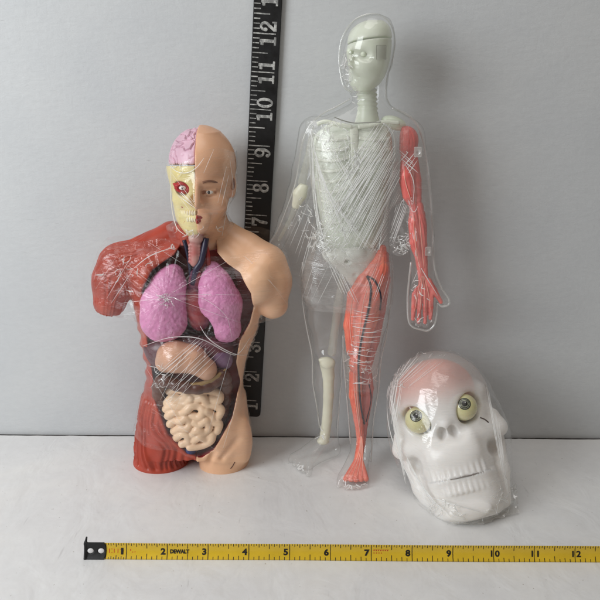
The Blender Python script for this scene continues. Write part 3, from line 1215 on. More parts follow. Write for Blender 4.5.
def lung_l(f):
    if f is None:
        return (-5.0, TYc - 1.75, 3.1), (-2.7, TYc + .3, 6.4)
    f.chain([T(174, 272, OY + .1), T(170, 284, OY - .05), T(164, 304, OY - .12), T(163, 320, OY - .15)], [.23, .44, .58, .58], .25, sy=.75)
    f.ell(T(164, 322, OY - .12), (.60, .46, .48), .2)
    f.ell(T(194, 300, OY - .2), (.22, .5, .5), .1, op='s')


def lung_r(f):
    if f is None:
        return (-3.3, TYc - 1.75, 3.0), (-1.2, TYc + .3, 6.4)
    f.chain([T(213, 270, OY + .1), T(216, 284, OY - .05), T(221, 304, OY - .12), T(224, 322, OY - .12)], [.22, .42, .52, .46], .25, sy=.75)
    f.ell(T(228, 331, OY - .08), (.32, .38, .30), .2)
    f.ell(T(205, 300, OY - .14), (.14, .34, .28), .12)
    f.ell(T(199, 331, OY - .25), (.42, .55, .46), .1, op='s')


def pit(P, F):
    N = vnormals(P, F)
    return P + N * (.012 * fbm(P[:, 0] * 16, P[:, 1] * 16, P[:, 2] * 16, 5, 2) + .03 * fbm(P[:, 0] * 2, P[:, 1] * 2, P[:, 2] * 2, 6, 2))[:, None]


organ('lung', lung_l, lung_m, disp=pit)
organ('lung', lung_r, lung_m, disp=pit)


def trachea(f):
    if f is None:
        return (-3.1, TYc - 1.5, 5.6), (-2.4, TYc, 7.6)
    f.cone(T(196, 236, -.66), T(195, 262, -.72), .16, .14, .02)
    f.ell(T(196, 238, -.74), (.20, .18, .16), .06)
    for i in range(6):
        z = T(195, 245 + i * 3.2, -.7)
        f.cone(z + (-.12, -.06, 0), z + (.12, -.06, 0), .055, .055, .02)


organ('trachea', trachea, paint('pale_windpipe', (206, 178, 168), rough=.35, alpha_rgb=(176, 96, 92)), .02)
V, F = tube(spline([T(184, 240, -.7), T(187, 250, -.74), T(190, 266, -.7), T(192, 285, -.6), T(195, 306, -.5), T(196, 330, -.4)], 6), [.055] * 20 + [.085] * 11, 10)
mesh_obj('vein', V, F, paint('navy_vein', (32, 34, 56), rough=.35, vary=.3), torso)
V, F = tube(spline([T(206, 238, -.7), T(204, 250, -.78), T(201, 262, -.8), T(196, 270, -.82), T(193, 284, -.72)], 6), .085, 10)
mesh_obj('artery', V, F, paint('slate_artery', (44, 40, 62), rough=.35, vary=.3), torso)
V, F = tube(spline([T(203, 238, -.62), T(207, 252, -.66), T(209, 268, -.6)], 6), .07, 10)
mesh_obj('artery', V, F, paint('red_artery', (160, 46, 44), rough=.35, vary=.2), torso)


def heart(f):
    if f is None:
        return (-3.5, TYc - 1.5, 3.4), (-1.9, TYc + .2, 6.2)
    f.ell(T(195, 306, -.52), (.36, .34, .62), .1, R=[(.94, 0, .34), (0, 1, 0), (-.34, 0, .94)])
    f.ell(T(199, 318, -.56), (.26, .3, .36), .15)
    f.cone(T(194, 284, -.6), T(196, 274, -.7), .18, .15, .1)


organ('heart', heart, paint('dull_red_heart', (150, 62, 66), rough=.35, vary=.3, vscale=80, alpha_rgb=(96, 52, 78)), .026)


def liver(f):
    if f is None:
        return (-5.2, TYc - 1.6, 1.8), (-1.2, TYc + .2, 5.2)
    f.ell(T(185, 347, -.52), (1.16, .44, .38), .1)
    f.ell(T(172, 354, -.55), (.72, .42, .52), .2)
    f.ell(T(220, 348, -.5), (.42, .38, .3), .2)


organ('liver', liver, paint('plum_liver', (92, 44, 54), rough=.32, vary=.25, vscale=50), .03)


def stomach(f):
    if f is None:
        return (-5.0, TYc - 1.9, 1.6), (-1.4, TYc + .1, 5.0)
    f.chain([T(166, 362, -.9), T(176, 357, -1.0), T(192, 359, -1.0), T(206, 369, -.96), T(212, 378, -.85)], [.30, .43, .38, .28, .18], .12)
    f.ell(T(172, 355, -.96), (.42, .36, .36), .1)


organ('stomach', stomach, paint('peach_stomach', (208, 160, 132), rough=.34, vary=.1, vscale=60, bump=.5, bscale=240, alpha_rgb=(216, 172, 146)), .028)


def spleen(f):
    if f is None:
        return (-2.8, TYc - 1.6, 2.0), (-1.1, TYc + .1, 5.0)
    f.ell(T(221, 356, -.66), (.30, .26, .42), .1, R=[(.9, 0, .43), (0, 1, 0), (-.43, 0, .9)])


organ('spleen', spleen, paint('lilac_spleen', (124, 92, 122), rough=.35, vary=.15), .028)
V, F = tube(spline([T(172, 381, -1.02), T(186, 385, -1.12), T(202, 384, -1.14), T(216, 378, -1.05), T(226, 369, -.9)], 8), [.03] * 4 + [.075] * 25 + [.03] * 4, 10, .8)
mesh_obj('pancreas', V, F, paint('mustard_pancreas', (150, 122, 78), rough=.4, vary=.2, vscale=80), torso)


def colon(f):
    if f is None:
        return (-5.0, TYc - 1.7, .2), (-1.5, TYc, 3.6)
    pts = spline([T(168, 436, -.45), T(163, 418, -.5), T(160, 402, -.6), T(158, 388, -.78), T(164, 380, -.96), T(178, 385, -1.05), T(196, 388, -1.08), T(212, 384, -1.0), T(223, 375, -.86), T(226, 386, -.66), T(225, 405, -.5), T(218, 430, -.45)], 10)
    for i, p in enumerate(pts):
        r = .145 + .03 * math.sin(i * 1.05)
        if 28 < i < 72:
            r *= 1.05
        f.ell(p, (r, r, r), .06)


organ('colon', colon, paint('dark_brown_colon', (86, 52, 42), rough=.3, vary=.3, vscale=70, alpha_rgb=(106, 66, 52)), .028)


def gut(f):
    if f is None:
        return (-4.9, TYc - 1.75, .3), (-1.7, TYc - .1, 2.9)
    f.ell(T(193, 416, -.66), (.80, .36, .82), .1)
    f.ell(T(191, 436, -.64), (.52, .32, .4), .1)


f = Field((-4.9, TYc - 1.8, .2), (-1.6, TYc - .1, 3.0), .026)
gut(f)
f.V += .26
guts_core = f
# coiled loops over the core: hand-laid centre lines (u, v)
loops = [[(169, 391), (176, 389), (184, 391), (187, 396), (181, 399), (172, 398), (167, 403)], [(191, 390), (197, 394), (203, 390), (212, 391), (219, 394), (219, 400), (211, 399)],
         [(166, 409), (172, 405), (180, 406), (186, 403), (191, 398)], [(197, 399), (203, 398), (208, 404), (216, 406), (221, 410), (218, 417)],
         [(168, 416), (174, 412), (181, 413), (187, 410), (192, 406), (199, 406), (203, 411), (199, 417), (192, 415)], [(206, 411), (211, 414), (213, 421), (219, 424), (217, 431)],
         [(170, 424), (175, 420), (181, 421), (186, 418), (190, 422), (187, 428), (180, 428), (174, 431)], [(194, 422), (200, 424), (206, 420), (209, 427), (204, 432), (197, 430), (192, 434)],
         [(176, 438), (181, 434), (187, 435), (188, 441), (182, 444)], [(194, 440), (199, 437), (206, 438), (212, 434), (211, 440), (205, 444), (198, 446), (190, 447)]]
gutm = paint('cream_intestine', (236, 202, 168), rough=.34, vary=.08, vscale=80, alpha_rgb=(240, 210, 178), sss=.06)
for li_, lp in enumerate(loops):
    pts = []
    for j, (u, v) in enumerate(lp):
        rr_ = max(0.0, 1 - ((u - 195) / 33) ** 2 - ((v - 417) / 38) ** 2) ** .5
        pts.append(T(u, v, -.66 - .34 * rr_ + .04 * math.sin(j * 2.1 + li_)))
    pts = spline(pts, 6)
    for a, b in zip(pts[:-1], pts[1:]):
        f.cone(a, b, .118, .118, .012)
P, F = f.mesh()
mesh_obj('intestine', P, F, gutm, torso)


def bladder(f):
    if f is None:
        return (-3.3, TYc - 1.5, -.1), (-2.4, TYc, 1.0)
    f.ell(T(189.5, 450, -.74), (.17, .18, .17), .05)
    f.cone(T(186.5, 452, -.74), T(187, 457, -.74), .09, .07, .05)
    f.cone(T(192.5, 452, -.74), T(192, 457, -.74), .09, .07, .05)


organ('bladder', bladder, paint('navy_bladder', (30, 48, 110), rough=.35, vary=.2), .022)

skb = BVHTree.FromPolygons([tuple(p) for p in TSK[0]], [tuple(int(i) for i in f) for f in TSK[1]])
# ================================================================ transparent standing figure
MY = 18.6
man = thing('transparent_figure', (at(350, 470, MY)[0], MY, 0), 'tall clear plastic human figure with white skeleton inside, red muscle arm and red leg', 'anatomy model')


def Mn(u, v, dy=0.0):
    return at(u, v, MY + dy)


def mrow(v, u0, u1, df, db, dy=0.0):
    a, b = Mn(u0, v, dy), Mn(u1, v, dy)
    return (a[2], (a[0] + b[0]) / 2, (b[0] - a[0]) / 2, MY + dy, df, db)


MP = 1 / 36.3
shell_m = clear('clear_shell_plastic', base=.045, edge=.50, power=3.2, rough=.06, haze=.085, absorb=.6, bump=[((160, 160, 90), (0, 0, 0), .12)])
seam_m = clear('clear_seam_plastic', base=.25, edge=.6, power=1.5, rough=.15, haze=.36, absorb=.9)
def milky(name, rgb, transp):
    """glow plastic: waxy, letting a little of what is behind shine through"""
    k = NT(name)
    co = k.coord()
    c0 = lin(*rgb)
    col = k.ramp(k.noise(co, 60, 4, 0.6), [(0.3, tuple(x * .95 for x in c0[:3])), (0.7, c0[:3])])
    p = k.n('ShaderNodeBsdfPrincipled', Base_Color=col, Roughness=.3, Normal=k.bump(k.noise(co, 400, 3), .08, .0003))
    p.inputs['Subsurface Weight'].default_value = .5
    p.inputs['Subsurface Radius'].default_value = (.9, 1, .8)
    p.inputs['Subsurface Scale'].default_value = .003
    mx = k.n('ShaderNodeMixShader', i0=transp, i1=p.outputs[0], i2=k.n('ShaderNodeBsdfTransparent').outputs[0])
    return k.done(mx.outputs[0])


head_m = milky('milky_head_plastic', (234, 239, 222), .24)
pale_m = paint('pale_green_white_plastic', (222, 229, 209), rough=.3, vary=.05, vscale=60, bump=.08, sss=.5, sssr=(.9, 1, .8))
rib_m = paint('pale_rib_plastic', (226, 229, 214), rough=.3, vary=.05, vscale=60, bump=.08, sss=.4, sssr=(.9, 1, .8))

# ---- clear body
Fc = Field((-1.75, MY - 2.0, 0.0), (4.4, MY + 1.25, 13.2), .042)
Fc.loft([mrow(14.5, 370, 380, .25, .3), mrow(18, 358, 388, .55, .6), mrow(24, 351.5, 392, .7, .72), mrow(34, 345, 394.5, .82, .78), mrow(45, 341, 394.5, .86, .8), mrow(58, 339.5, 392, .88, .74), mrow(70, 340.5, 389, .86, .6),
         mrow(80, 342.5, 385, .82, .45), mrow(88, 346, 378, .74, .3), mrow(93, 351, 368, .6, .2)], .05, e=2.1)
Fc.cone(Mn(345.5, 56, -.66), Mn(342.5, 66, -.80), .07, .10, .10)
Fc.cone(Mn(345, 74.5, -.76), Mn(350, 74.5, -.84), .06, .06, .05)
Fc.cone(Mn(346, 79, -.75), Mn(351, 79, -.83), .06, .06, .05)
Fc.ell(Mn(351, 87, -.66), (.16, .16, .12), .10)
Fc.ell(Mn(352, 55, -.82), (.16, .12, .09), .10, op='s')
Fc.ell(Mn(366, 57, -.86), (.17, .12, .09), .10, op='s')
Fc.ell(Mn(389.5, 62, .1), (.08, .16, .22), .06)
Fc.cone(Mn(370, 82, .1), Mn(370, 116, .05), .44, .46, .2)
Fc.loft([mrow(103, 352, 388, .36, .4), mrow(109, 340, 397, .42, .45), mrow(116, 325, 408, .5, .5), mrow(126, 313, 412, .62, .58), mrow(140, 311, 407, .72, .62), mrow(160, 311, 400, .78, .64), mrow(185, 313, 394, .76, .6),
         mrow(212, 316, 389, .68, .52), mrow(232, 315, 388, .64, .5), mrow(250, 309, 390, .64, .56), mrow(268, 303.5, 392, .66, .64), mrow(285, 303, 392, .66, .66), mrow(300, 304, 391, .6, .6)], .12, e=2.3)
# arms
LA = [Mn(315, 133, .05), Mn(305, 170, .2), Mn(298, 194, .32), Mn(288, 222, .55), Mn(277, 243, .7)]
Fc.chain(LA, [.44, .34, .29, .27, .20], .12)
Fc.cone(LA[-1], Mn(267, 258, .74), .21, .24, .08, .6)
RA_ = [Mn(407, 137, 0), Mn(413, 168, -.05), Mn(417.5, 205, -.1), Mn(420.5, 235, -.2), Mn(423, 268, -.32), Mn(423, 296, -.38)]
Fc.chain(RA_, [.47, .41, .37, .345, .30, .36], .12)
for i, (u1, v1) in enumerate(((412, 323), (418.5, 327), (425.5, 328), (431.5, 323))):
    u0 = 413 + i * 6.3
    Fc.chain([Mn(u0, 298, -.40), Mn((u0 + u1) / 2, 312, -.44), Mn(u1, v1 - 3, -.42)], [.13, .115, .095], .05)
Fc.chain([Mn(430, 284, -.36), Mn(438, 293, -.46), Mn(445, 302, -.50)], [.16, .14, .10], .08)
# legs
LL = [Mn(325, 285, .05), Mn(325, 318, .1), Mn(327.5, 350, .15), Mn(327, 383, .28), Mn(328, 410, .36), Mn(328.5, 434, .40)]
Fc.chain(LL, [.60, .52, .40, .385, .30, .245], .14)
RL = [Mn(367, 285, -.05), Mn(366, 318, -.12), Mn(362, 355, -.22), Mn(362, 390, -.12), Mn(361, 418, -.08), Mn(361, 444, -.08)]
Fc.chain(RL, [.66, .60, .49, .435, .34, .29], .14)
Fc.ell(Mn(327, 358, -.20), (.24, .2, .3), .15)
Fc.ell(Mn(360, 362, -.60), (.28, .2, .34), .15)
# feet: ankle, heel and separate toes on the table
def foot(heel, ball_, toes, ank, w_):
    ank, ball_, heel = (np.array(q, float) for q in (ank, ball_, heel))
    Fc.cone(ank, heel, .27, .22, .15)
    for i, t in enumerate(toes):
        t = np.array(t)
        b_ = ball_ + (t - ball_) * np.array((.72, .45, 0))
        b_[2] = .20
        m_ = b_ * .4 + t * .6
        m_[2] = .18
        Fc.cone(ank + (0, -.05, -.1), b_, .24, .15, .10)
        Fc.cone(heel, b_, .18, .14, .10)
        Fc.chain([b_, m_, t], [.14, .115, .09], .05)


ltoes = [on_z(u, v, .09) for u, v in ((291, 460), (295, 464), (299.5, 467.5), (303.5, 470.5), (308.5, 474))]
rtoes = [on_z(u, v, .09) for u, v in ((339.5, 484.5), (346.5, 486.5), (352.5, 487), (359, 486.5), (366, 484.5))]
foot(on_z(333, 449, .2), on_z(310, 458, .2), ltoes, LL[-1], .3)
foot(on_z(362, 458, .2), on_z(354, 474, .2), rtoes, RL[-1], .3)
Fc.half((0, 0, -1), (0, 0, .012))
shellP, shellF = Fc.mesh()
clearbody = mesh_obj('clear_body', shellP, shellF, shell_m, man)
tree = None


def bvh_of(P, F):
    return BVHTree.FromPolygons([tuple(p) for p in P], [tuple(int(i) for i in f) for f in F])


shell_bvh = bvh_of(shellP, shellF)


def seam(pts, r=.026, name='mould_seam', mat=None, flat=1.0):
    P = spline([Mn(u, v, d) for u, v, d in pts], 7)
    V, F = tube(P, r, 8, flat)
    return mesh_obj(name, V, F, mat or seam_m, man)


seam([(392, 108, 0), (405, 113.5, 0), (416, 123, 0), (423, 140, 0), (427.5, 165, -.05), (430.5, 195, -.1), (432.5, 225, -.15), (433.5, 257, -.3), (435.5, 272, -.33), (441, 287, -.40), (448.5, 298.5, -.48), (448.5, 304.5, -.5), (442, 306.5, -.48), (437.5, 303.5, -.42), (436.5, 315, -.42), (434, 325, -.42), (428, 330.5, -.42),
      (421, 329.5, -.42), (413, 327, -.42), (408.5, 320, -.41), (407.5, 300, -.4), (409, 280, -.36), (411, 262, -.3)], .030)
seam([(350, 99, 0), (336, 107, 0), (323, 113.5, 0), (310, 125, 0), (302.5, 142, .05), (298.5, 166, .15), (294.5, 186, .26), (286, 210, .45), (276, 234, .62), (266, 249, .72)], .022)
seam([(302.5, 262, 0), (302.5, 300, .05), (307, 330, .1), (312, 355, .15), (312.8, 383, .26), (317, 408, .34), (319.5, 428, .4)], .020)
seam([(345, 330, .1), (342.5, 355, .15), (341.5, 383, .28), (339, 408, .36), (337.5, 436, .4)], .018)
seam([(392.5, 268, 0), (391, 300, -.1), (386.5, 335, -.16), (381, 360, -.2), (378.5, 390, -.12), (374, 418, -.08), (372, 446, -.08), (371, 462, -.3)], .022)
seam([(343, 335, -.15), (343.5, 358, -.22), (346, 388, -.12), (348.5, 418, -.08), (350.5, 444, -.08)], .018)
seam([(352, 93, -.2), (344, 87, -.2), (340, 72, -.1), (339, 55, 0), (342, 38, 0), (352, 22, 0), (366, 14.5, 0), (380, 15, 0), (391, 25, 0), (395, 42, 0), (392, 62, 0), (387, 78, 0), (386, 95, 0), (390, 105, 0)], .016)
# square lugs on the clear arm
for (u, v, d, w_, h_) in ((418, 152, -.42, .10, .13), (428, 251, -.42, .09, .12)):
    f = Field(Mn(u, v, d) - .3, Mn(u, v, d) + .3, .02)
    c = Mn(u, v, d)
    X, Y, Z = f.all()
    q = np.maximum(np.maximum(np.abs(X - c[0]) - w_, np.abs(Z - c[2]) - h_), np.abs(Y - c[1]) - .06)
    f.V = (q + .0 * X).astype(np.float32)
    f.ell(c + (0, -.06, 0), (.04, .05, .05), .02, op='s')
    mesh_obj('lug', *f.mesh(), seam_m, man)

# ---- white skull inside the head: face and lift-off cap
seamz = lambda u: 40 + (u - 350) * .12
Fs2 = Field((.9, MY - 1.0, 9.8), (2.9, MY + .9, 13.4), .026)
Fs2.loft([mrow(20.5, 366, 383, .2, .3), mrow(22.5, 361, 386, .38, .44), mrow(27, 354, 389.5, .55, .58), mrow(34, 349, 391.5, .66, .64), mrow(42, 347.5, 391.5, .70, .64), mrow(54, 346.5, 390.5, .70, .58), mrow(66, 348.5, 388, .68, .45), mrow(77, 348.5, 384, .66, .3), mrow(85, 350, 378, .60, .15), mrow(91, 354, 370, .46, .1)], .05, e=2.15)
cap = Fs2.copy()
pl = Mn(350, 40.3, -.7)
nr = (-.12, .10, 1)
for f, sgn in ((cap, -1), (Fs2, 1)):
    f.half(tuple(sgn * q for q in nr), pl + np.array((0, 0, -.018 * sgn)), .02)
Fs2.ell(Mn(363.5, 54, -.70), (.16, .12, .14), .10, op='s')
Fs2.ell(Mn(350, 51.5, -.60), (.13, .14, .12), .08, op='s')
Fs2.cone(Mn(352, 74, -.66), Mn(366, 76, -.56), .03, .02, .05, op='s')
Fs2.ell(Mn(362, 68, -.56), (.24, .16, .16), .16)                    # cheekbone, mouth, brow of the three-quarter face
Fs2.cone(Mn(351, 57, -.56), Mn(350.5, 65, -.60), .05, .07, .12)
Fs2.cone(Mn(351, 76.5, -.58), Mn(360, 77, -.60), .018, .014, .03, op='s')
Fs2.cone(Mn(352, 48.5, -.60), Mn(372, 49.5, -.60), .05, .06, .10)
Fs2.cone(Mn(378, 62, -.40), Mn(367, 86, -.30), .10, .09, .15)
mesh_obj('skull_face', *Fs2.mesh(), head_m, man)
mesh_obj('skull_cap', *cap.mesh(), head_m, man)
for (u, v, d) in ((363.5, 53.8, -.61), (350, 51.2, -.50)):
    V, F = ball(Mn(u, v, d + .03), .075, 18, 12)
    mesh_obj('eyeball', V, F, pale_m, man)
skp = Fs2.mesh()
skb2 = BVHTree.FromPolygons([tuple(p) for p in skp[0]], [tuple(int(i) for i in f) for f in skp[1]])
gu, gv = np.linspace(376.2, 386.4, 12), np.linspace(45.2, 59.6, 14)
V = []
for v in gv:
    for u in gu:
        d = ray(u, v)
        d = d / np.linalg.norm(d)
        h = skb2.ray_cast(Vector(EYE), Vector(d))
        V.append(np.array(h[0]) - d * .012)
F = [(i * 12 + j, i * 12 + j + 1, (i + 1) * 12 + j + 1, (i + 1) * 12 + j) for i in range(13) for j in range(11)]
V2 = [p + np.array((0, .03, 0)) for p in V]
rim = [j for j in range(12)] + [i * 12 + 11 for i in range(1, 14)] + [13 * 12 + j for j in range(10, -1, -1)] + [i * 12 for i in range(12, 0, -1)]
n_ = len(V)
F += [(rim[i], rim[(i + 1) % len(rim)], rim[(i + 1) % len(rim)] + n_, rim[i] + n_) for i in range(len(rim))]
mesh_obj('temple_plate', np.vstack([V, V2]), np.array(F), paint('grey_clear_plate', (203, 208, 194), rough=.2), man)

# ---- neck bones, ribs, organs, pelvis
Fv = Field((1.2, MY - .9, 8.6), (2.5, MY + .8, 12.0), .026)
for i in range(7):
    c = Mn(366.5 + .25 * i, 90 + 4.6 * i, -.02)
    Fv.ell(c, (.245, .215, .058), .05)
    Fv.ell(c + (.0, .0, 0), (.275, .14, .042), .05)
Fv.cone(Mn(366.5, 84, 0), Mn(368, 124, 0), .185, .21, .05)
Fv.cone(Mn(367, 112, 0), Mn(367, 126, 0), .22, .36, .08)
mesh_obj('neck_bones', *Fv.mesh(), head_m, man)

core = Field((.2, MY - .95, 4.0), (3.0, MY + .7, 10.6), .032)
crow = [mrow(124, 326, 386, .26, .3), mrow(134, 316, 391, .42, .4), mrow(150, 312.5, 393, .52, .44), mrow(175, 314, 389.5, .56, .44), mrow(200, 317.5, 385.5, .54, .4), mrow(225, 321, 381, .48, .36), mrow(246, 325, 377, .42, .3), mrow(256, 330, 374, .30, .25)]
core.loft(crow, .04, e=2.2)
core.ell(Mn(340, 165, -.38), (.42, .2, .75), .08)
core.ell(Mn(368, 165, -.38), (.42, .2, .75), .08)
core.ell(Mn(356, 185, -.45), (.32, .22, .32), .08)
core.ell(Mn(348, 205, -.42), (.48, .22, .26), .08)
core.ell(Mn(357, 232, -.36), (.46, .22, .4), .08)
P, F = core.mesh()
N = vnormals(P, F)
P = P + N * (.03 * fbm(P[:, 0] * 3.2, P[:, 1] * 3, P[:, 2] * 3.2, 3, 3))[:, None]
mesh_obj('organ_core', P, F, paint('pale_grey_organs', (218, 223, 209), rough=.3, vary=.12, vscale=50, sss=.3, sssr=(.9, 1, .8)), man)
core_bvh = bvh_of(P, F)


def drape(bvh, uvs, lift, n=24, spl=True):
    """3-D path over the surface in front of which the line of picture points runs"""
    q = np.array(uvs, float)
    if spl and len(q) > 2:
        q = spline(np.column_stack([q, q[:, :1] * 0]), n)[:, :2]
    else:
        t = np.linspace(0, 1, n)[:, None]
        q = q[0] * (1 - t) + q[-1] * t
    out = []
    for u, v in q:
        d = ray(u, v)
        dn = d / np.linalg.norm(d)
        h = bvh.ray_cast(Vector(EYE), Vector(dn))
        out.append(None if h[0] is None else np.array(h[0]) - dn * lift)
    return out


def runs(path):
    cur, res = [], []
    for p in path + [None]:
        if p is None or (cur and abs(p[1] - cur[-1][1]) > .35):
            if len(cur) > 2:
                res.append(cur)
            cur = [] if p is None else [p]
        else:
            cur.append(p)
    return res


# ribs: arcs from the breastbone round to the sides
for i in range(9):
    for sd_ in (-1, 1):
        v0 = 137 + i * 9.5
        cu_ = 354.5 - i * .25
        wid = (38.5 if i < 5 else 38.5 - (i - 4) * 2.6)
        pts = [(cu_ + sd_ * wid * t, v0 + (5 + .9 * i) * math.sin(t * 2.2) - 3 * t) for t in np.linspace(.12 if i < 7 else .35, .98, 9)]
        for r_ in runs(drape(core_bvh, pts, .02, 3)):
            V, F = tube(r_, .044, 8, .45)
            mesh_obj('rib', V, F, rib_m, man)
pp = runs(drape(core_bvh, [(354, 128), (354.5, 150), (354.5, 186)], .02, 8))[0]
V, F = tube(pp, np.linspace(.12, .07, len(pp)), 10, .3)
mesh_obj('breastbone', V, F, rib_m, man)
for pts in ([(352, 127), (340, 125), (326, 121.5), (317, 124)], [(358, 127), (370, 125.5), (384, 122), (400, 123)]):
    V, F = tube(spline([Mn(u, v, -.36) for u, v in pts], 6), .055, 8)
    mesh_obj('collarbone', V, F, rib_m, man)
f = Field(Mn(395, 124, .1) - .6, Mn(395, 124, .1) + .6, .03)
f.ell(Mn(394, 123, .0), (.34, .18, .17), .05, R=[(.94, 0, -.3), (0, 1, 0), (.3, 0, .94)])
mesh_obj('shoulder_bone', *f.mesh(), pale_m, man)

Fp = Field((.2, MY - .9, 4.0), (2.7, MY + .7, 7.2), .03)
Fp.ell(Mn(351, 254, -.06), (.80, .46, .40), .08)
Fp.loft([mrow(252, 323, 379, .4, .3), mrow(262, 330, 377, .42, .3), mrow(272, 339, 372, .38, .25), mrow(281, 347, 364, .28, .2), mrow(286, 352, 359, .2, .15)], .06)
Fp.ell(Mn(356, 252, -.60), (.33, .28, .24), .03, op='s')
Fp.ell(Mn(356, 253, -.40), (.28, .16, .2), .04)
Fp.ell(Mn(355.5, 276.5, -.48), (.09, .15, .08), .03, op='s')
Fp.ell(Mn(347.5, 262, -.48), (.09, .12, .06), .03, op='s')
mesh_obj('pelvis', *Fp.mesh(), paint('milky_pelvis_plastic', (222, 222, 214), rough=.25, vary=.04, sss=.5, sssr=(1, 1, .9)), man)

# bones of the clear arm and the clear leg
milky_m = clear('milky_bone_plastic', base=.04, edge=.4, power=2.0, rough=.15, haze=.26, hazecol=(236, 236, 220), absorb=.2)
bone2_m = paint('cream_bone_plastic', (232, 230, 208), rough=.35, vary=.05, vscale=60, bump=.08, sss=.4, sssr=(1, 1, .85))
f = Field((-1.3, MY - .6, 5.8), (1.0, MY + 1.1, 10.6), .03)
f.chain([Mn(312, 136, .05), Mn(307, 160, .14), Mn(302, 182, .26)], [.08, .08, .12], .05)
f.chain([Mn(298, 200, .3), Mn(288, 224, .5), Mn(279, 240, .64)], [.09, .06, .05], .05)
mesh_obj('arm_bone', *f.mesh(), milky_m, man)
f = Field((-1.0, MY - .4, 6.6), (.8, MY + 1.0, 9.0), .028)
f.chain([Mn(305, 183, .22), Mn(300, 194, .28), Mn(296, 205, .34)], [.11, .19, .12], .05, sy=.7)
f.half((.3, 0, 1), Mn(303, 184, .24), .03)
mesh_obj('elbow_bone', *f.mesh(), bone2_m, man)
f = Field((.2, MY - .6, .2), (1.9, MY + .9, 6.6), .03)
f.chain([Mn(343, 276, .05), Mn(338, 305, .08), Mn(334, 336, .1), Mn(332, 352, .12)], [.10, .12, .11, .13], .06)
mesh_obj('thigh_bone', *f.mesh(), milky_m, man)
f = Field((.2, MY - .6, .2), (1.5, MY + .9, 4.0), .026)
f.cone(Mn(321.5, 359, .12), Mn(331, 363, .12), .10, .13, .06, .8)
f.chain([Mn(327, 364, .14), Mn(328.5, 376, .2), Mn(328.5, 396, .27), Mn(327, 420, .36), Mn(324.5, 438, .40)], [.22, .17, .155, .15, .16], .06, sy=.75)
f.ell(Mn(323, 441, .4), (.19, .14, .11), .06)
f.half((-.35, 0, 1), Mn(326, 356.5, .12), .04)
mesh_obj('shin_bone', *f.mesh(), bone2_m, man)

# ---- red muscle arm
rose_m = paint('rose_red_muscle', (222, 108, 102), rough=.28, vary=.14, vscale=60, bump=.15, bscale=300, alpha_rgb=(230, 124, 116), streak=((236, 130, 120), (420, 420, 40), .55))
orange_m = paint('orange_red_muscle', (230, 116, 98), rough=.28, vary=.10, vscale=60, bump=.15, bscale=300, alpha_rgb=(238, 132, 114), streak=((246, 150, 120), (420, 420, 40), .5))
dark_m = paint('dull_red_calf', (204, 114, 110), rough=.32, vary=.14, vscale=60, bump=.15, bscale=300)
Fa = Field((2.6, MY - 1.0, 2.6), (4.4, MY + .6, 10.6), .026)
Fa.ell(Mn(405.5, 141, -.12), (.34, .34, .39), .03)
Fa.chain([Mn(401, 142, -.28), Mn(404, 158, -.28)], [.14, .09], .03)
Fa.chain([Mn(410, 150, -.1), Mn(411, 165, -.1), Mn(413, 190, -.1), Mn(415.5, 208, -.14)], [.20, .20, .20, .15], .05)
Fa.chain([Mn(404, 158, -.26), Mn(405.5, 175, -.30), Mn(409, 195, -.28), Mn(413, 207, -.24)], [.12, .215, .18, .10], .02)
Fa.chain([Mn(415, 160, -.18), Mn(416.5, 180, -.22), Mn(418, 200, -.24)], [.09, .13, .10], .015)
Fa.chain([Mn(413.5, 204, -.26), Mn(414, 222, -.32), Mn(415, 242, -.38), Mn(420, 262, -.40), Mn(421.5, 284, -.44)], [.10, .16, .17, .10, .08], .02)
Fa.chain([Mn(419, 205, -.24), Mn(421, 225, -.30), Mn(422, 245, -.34), Mn(424, 265, -.38), Mn(426.5, 284, -.42)], [.11, .16, .14, .10, .07], .018)
Fa.chain([Mn(418, 215, -.1), Mn(419, 245, -.25), Mn(422, 275, -.35)], [.2, .18, .12], .05)
Fa.ell(Mn(424, 292, -.42), (.27, .10, .26), .05)
Fa.ell(Mn(415.5, 294, -.44), (.07, .1, .2), .04)
for i, (u1, v1) in enumerate(((413, 319), (418.6, 322), (425, 322.5), (430.5, 318.5))):
    u0 = 414.5 + i * 5.6
    Fa.chain([Mn(u0, 294, -.46), Mn((u0 + u1) / 2, 307, -.49), Mn(u1, v1, -.46)], [.085, .075, .06], .015)
Fa.chain([Mn(428.5, 281, -.42), Mn(434, 290, -.47), Mn(441, 302, -.52)], [.10, .09, .06], .03)
P, F = Fa.mesh()
N = vnormals(P, F)
P = striate(P, N, [Mn(406, 128, -.12), Mn(408, 160, -.15), Mn(414, 205, -.15), Mn(418, 240, -.25), Mn(422, 275, -.38), Mn(424, 300, -.42)], 8, .018, 4, .35)
mesh_obj('muscle_arm', P, F, rose_m, man)

# ---- red muscle leg: front orange, calf and outer thigh darker
Fg = Field((.6, MY - 1.9, .02), (3.0, MY + .6, 7.2), .028)
Fg.chain([Mn(383, 248, -.3), Mn(379, 268, -.32), Mn(372, 292, -.34), Mn(365, 320, -.34), Mn(360, 350, -.40)], [.10, .26, .36, .36, .26], .04)
Fg.chain([Mn(382, 252, -.28), Mn(374, 266, -.32), Mn(364, 279, -.34), Mn(355, 296, -.36), Mn(352, 325, -.38), Mn(353, 350, -.42)], [.10, .16, .18, .22, .24, .20], .06)
Fg.ell(Mn(358, 363, -.48), (.27, .24, .32), .08)
Fg.chain([Mn(355.5, 372, -.42), Mn(355.5, 395, -.32), Mn(358.5, 420, -.24), Mn(361, 443, -.26)], [.19, .20, .14, .12], .04)
Fg.chain([Mn(361, 442, -.22), on_z(358, 462, .36), on_z(356, 472, .26)], [.13, .13, .11], .06)
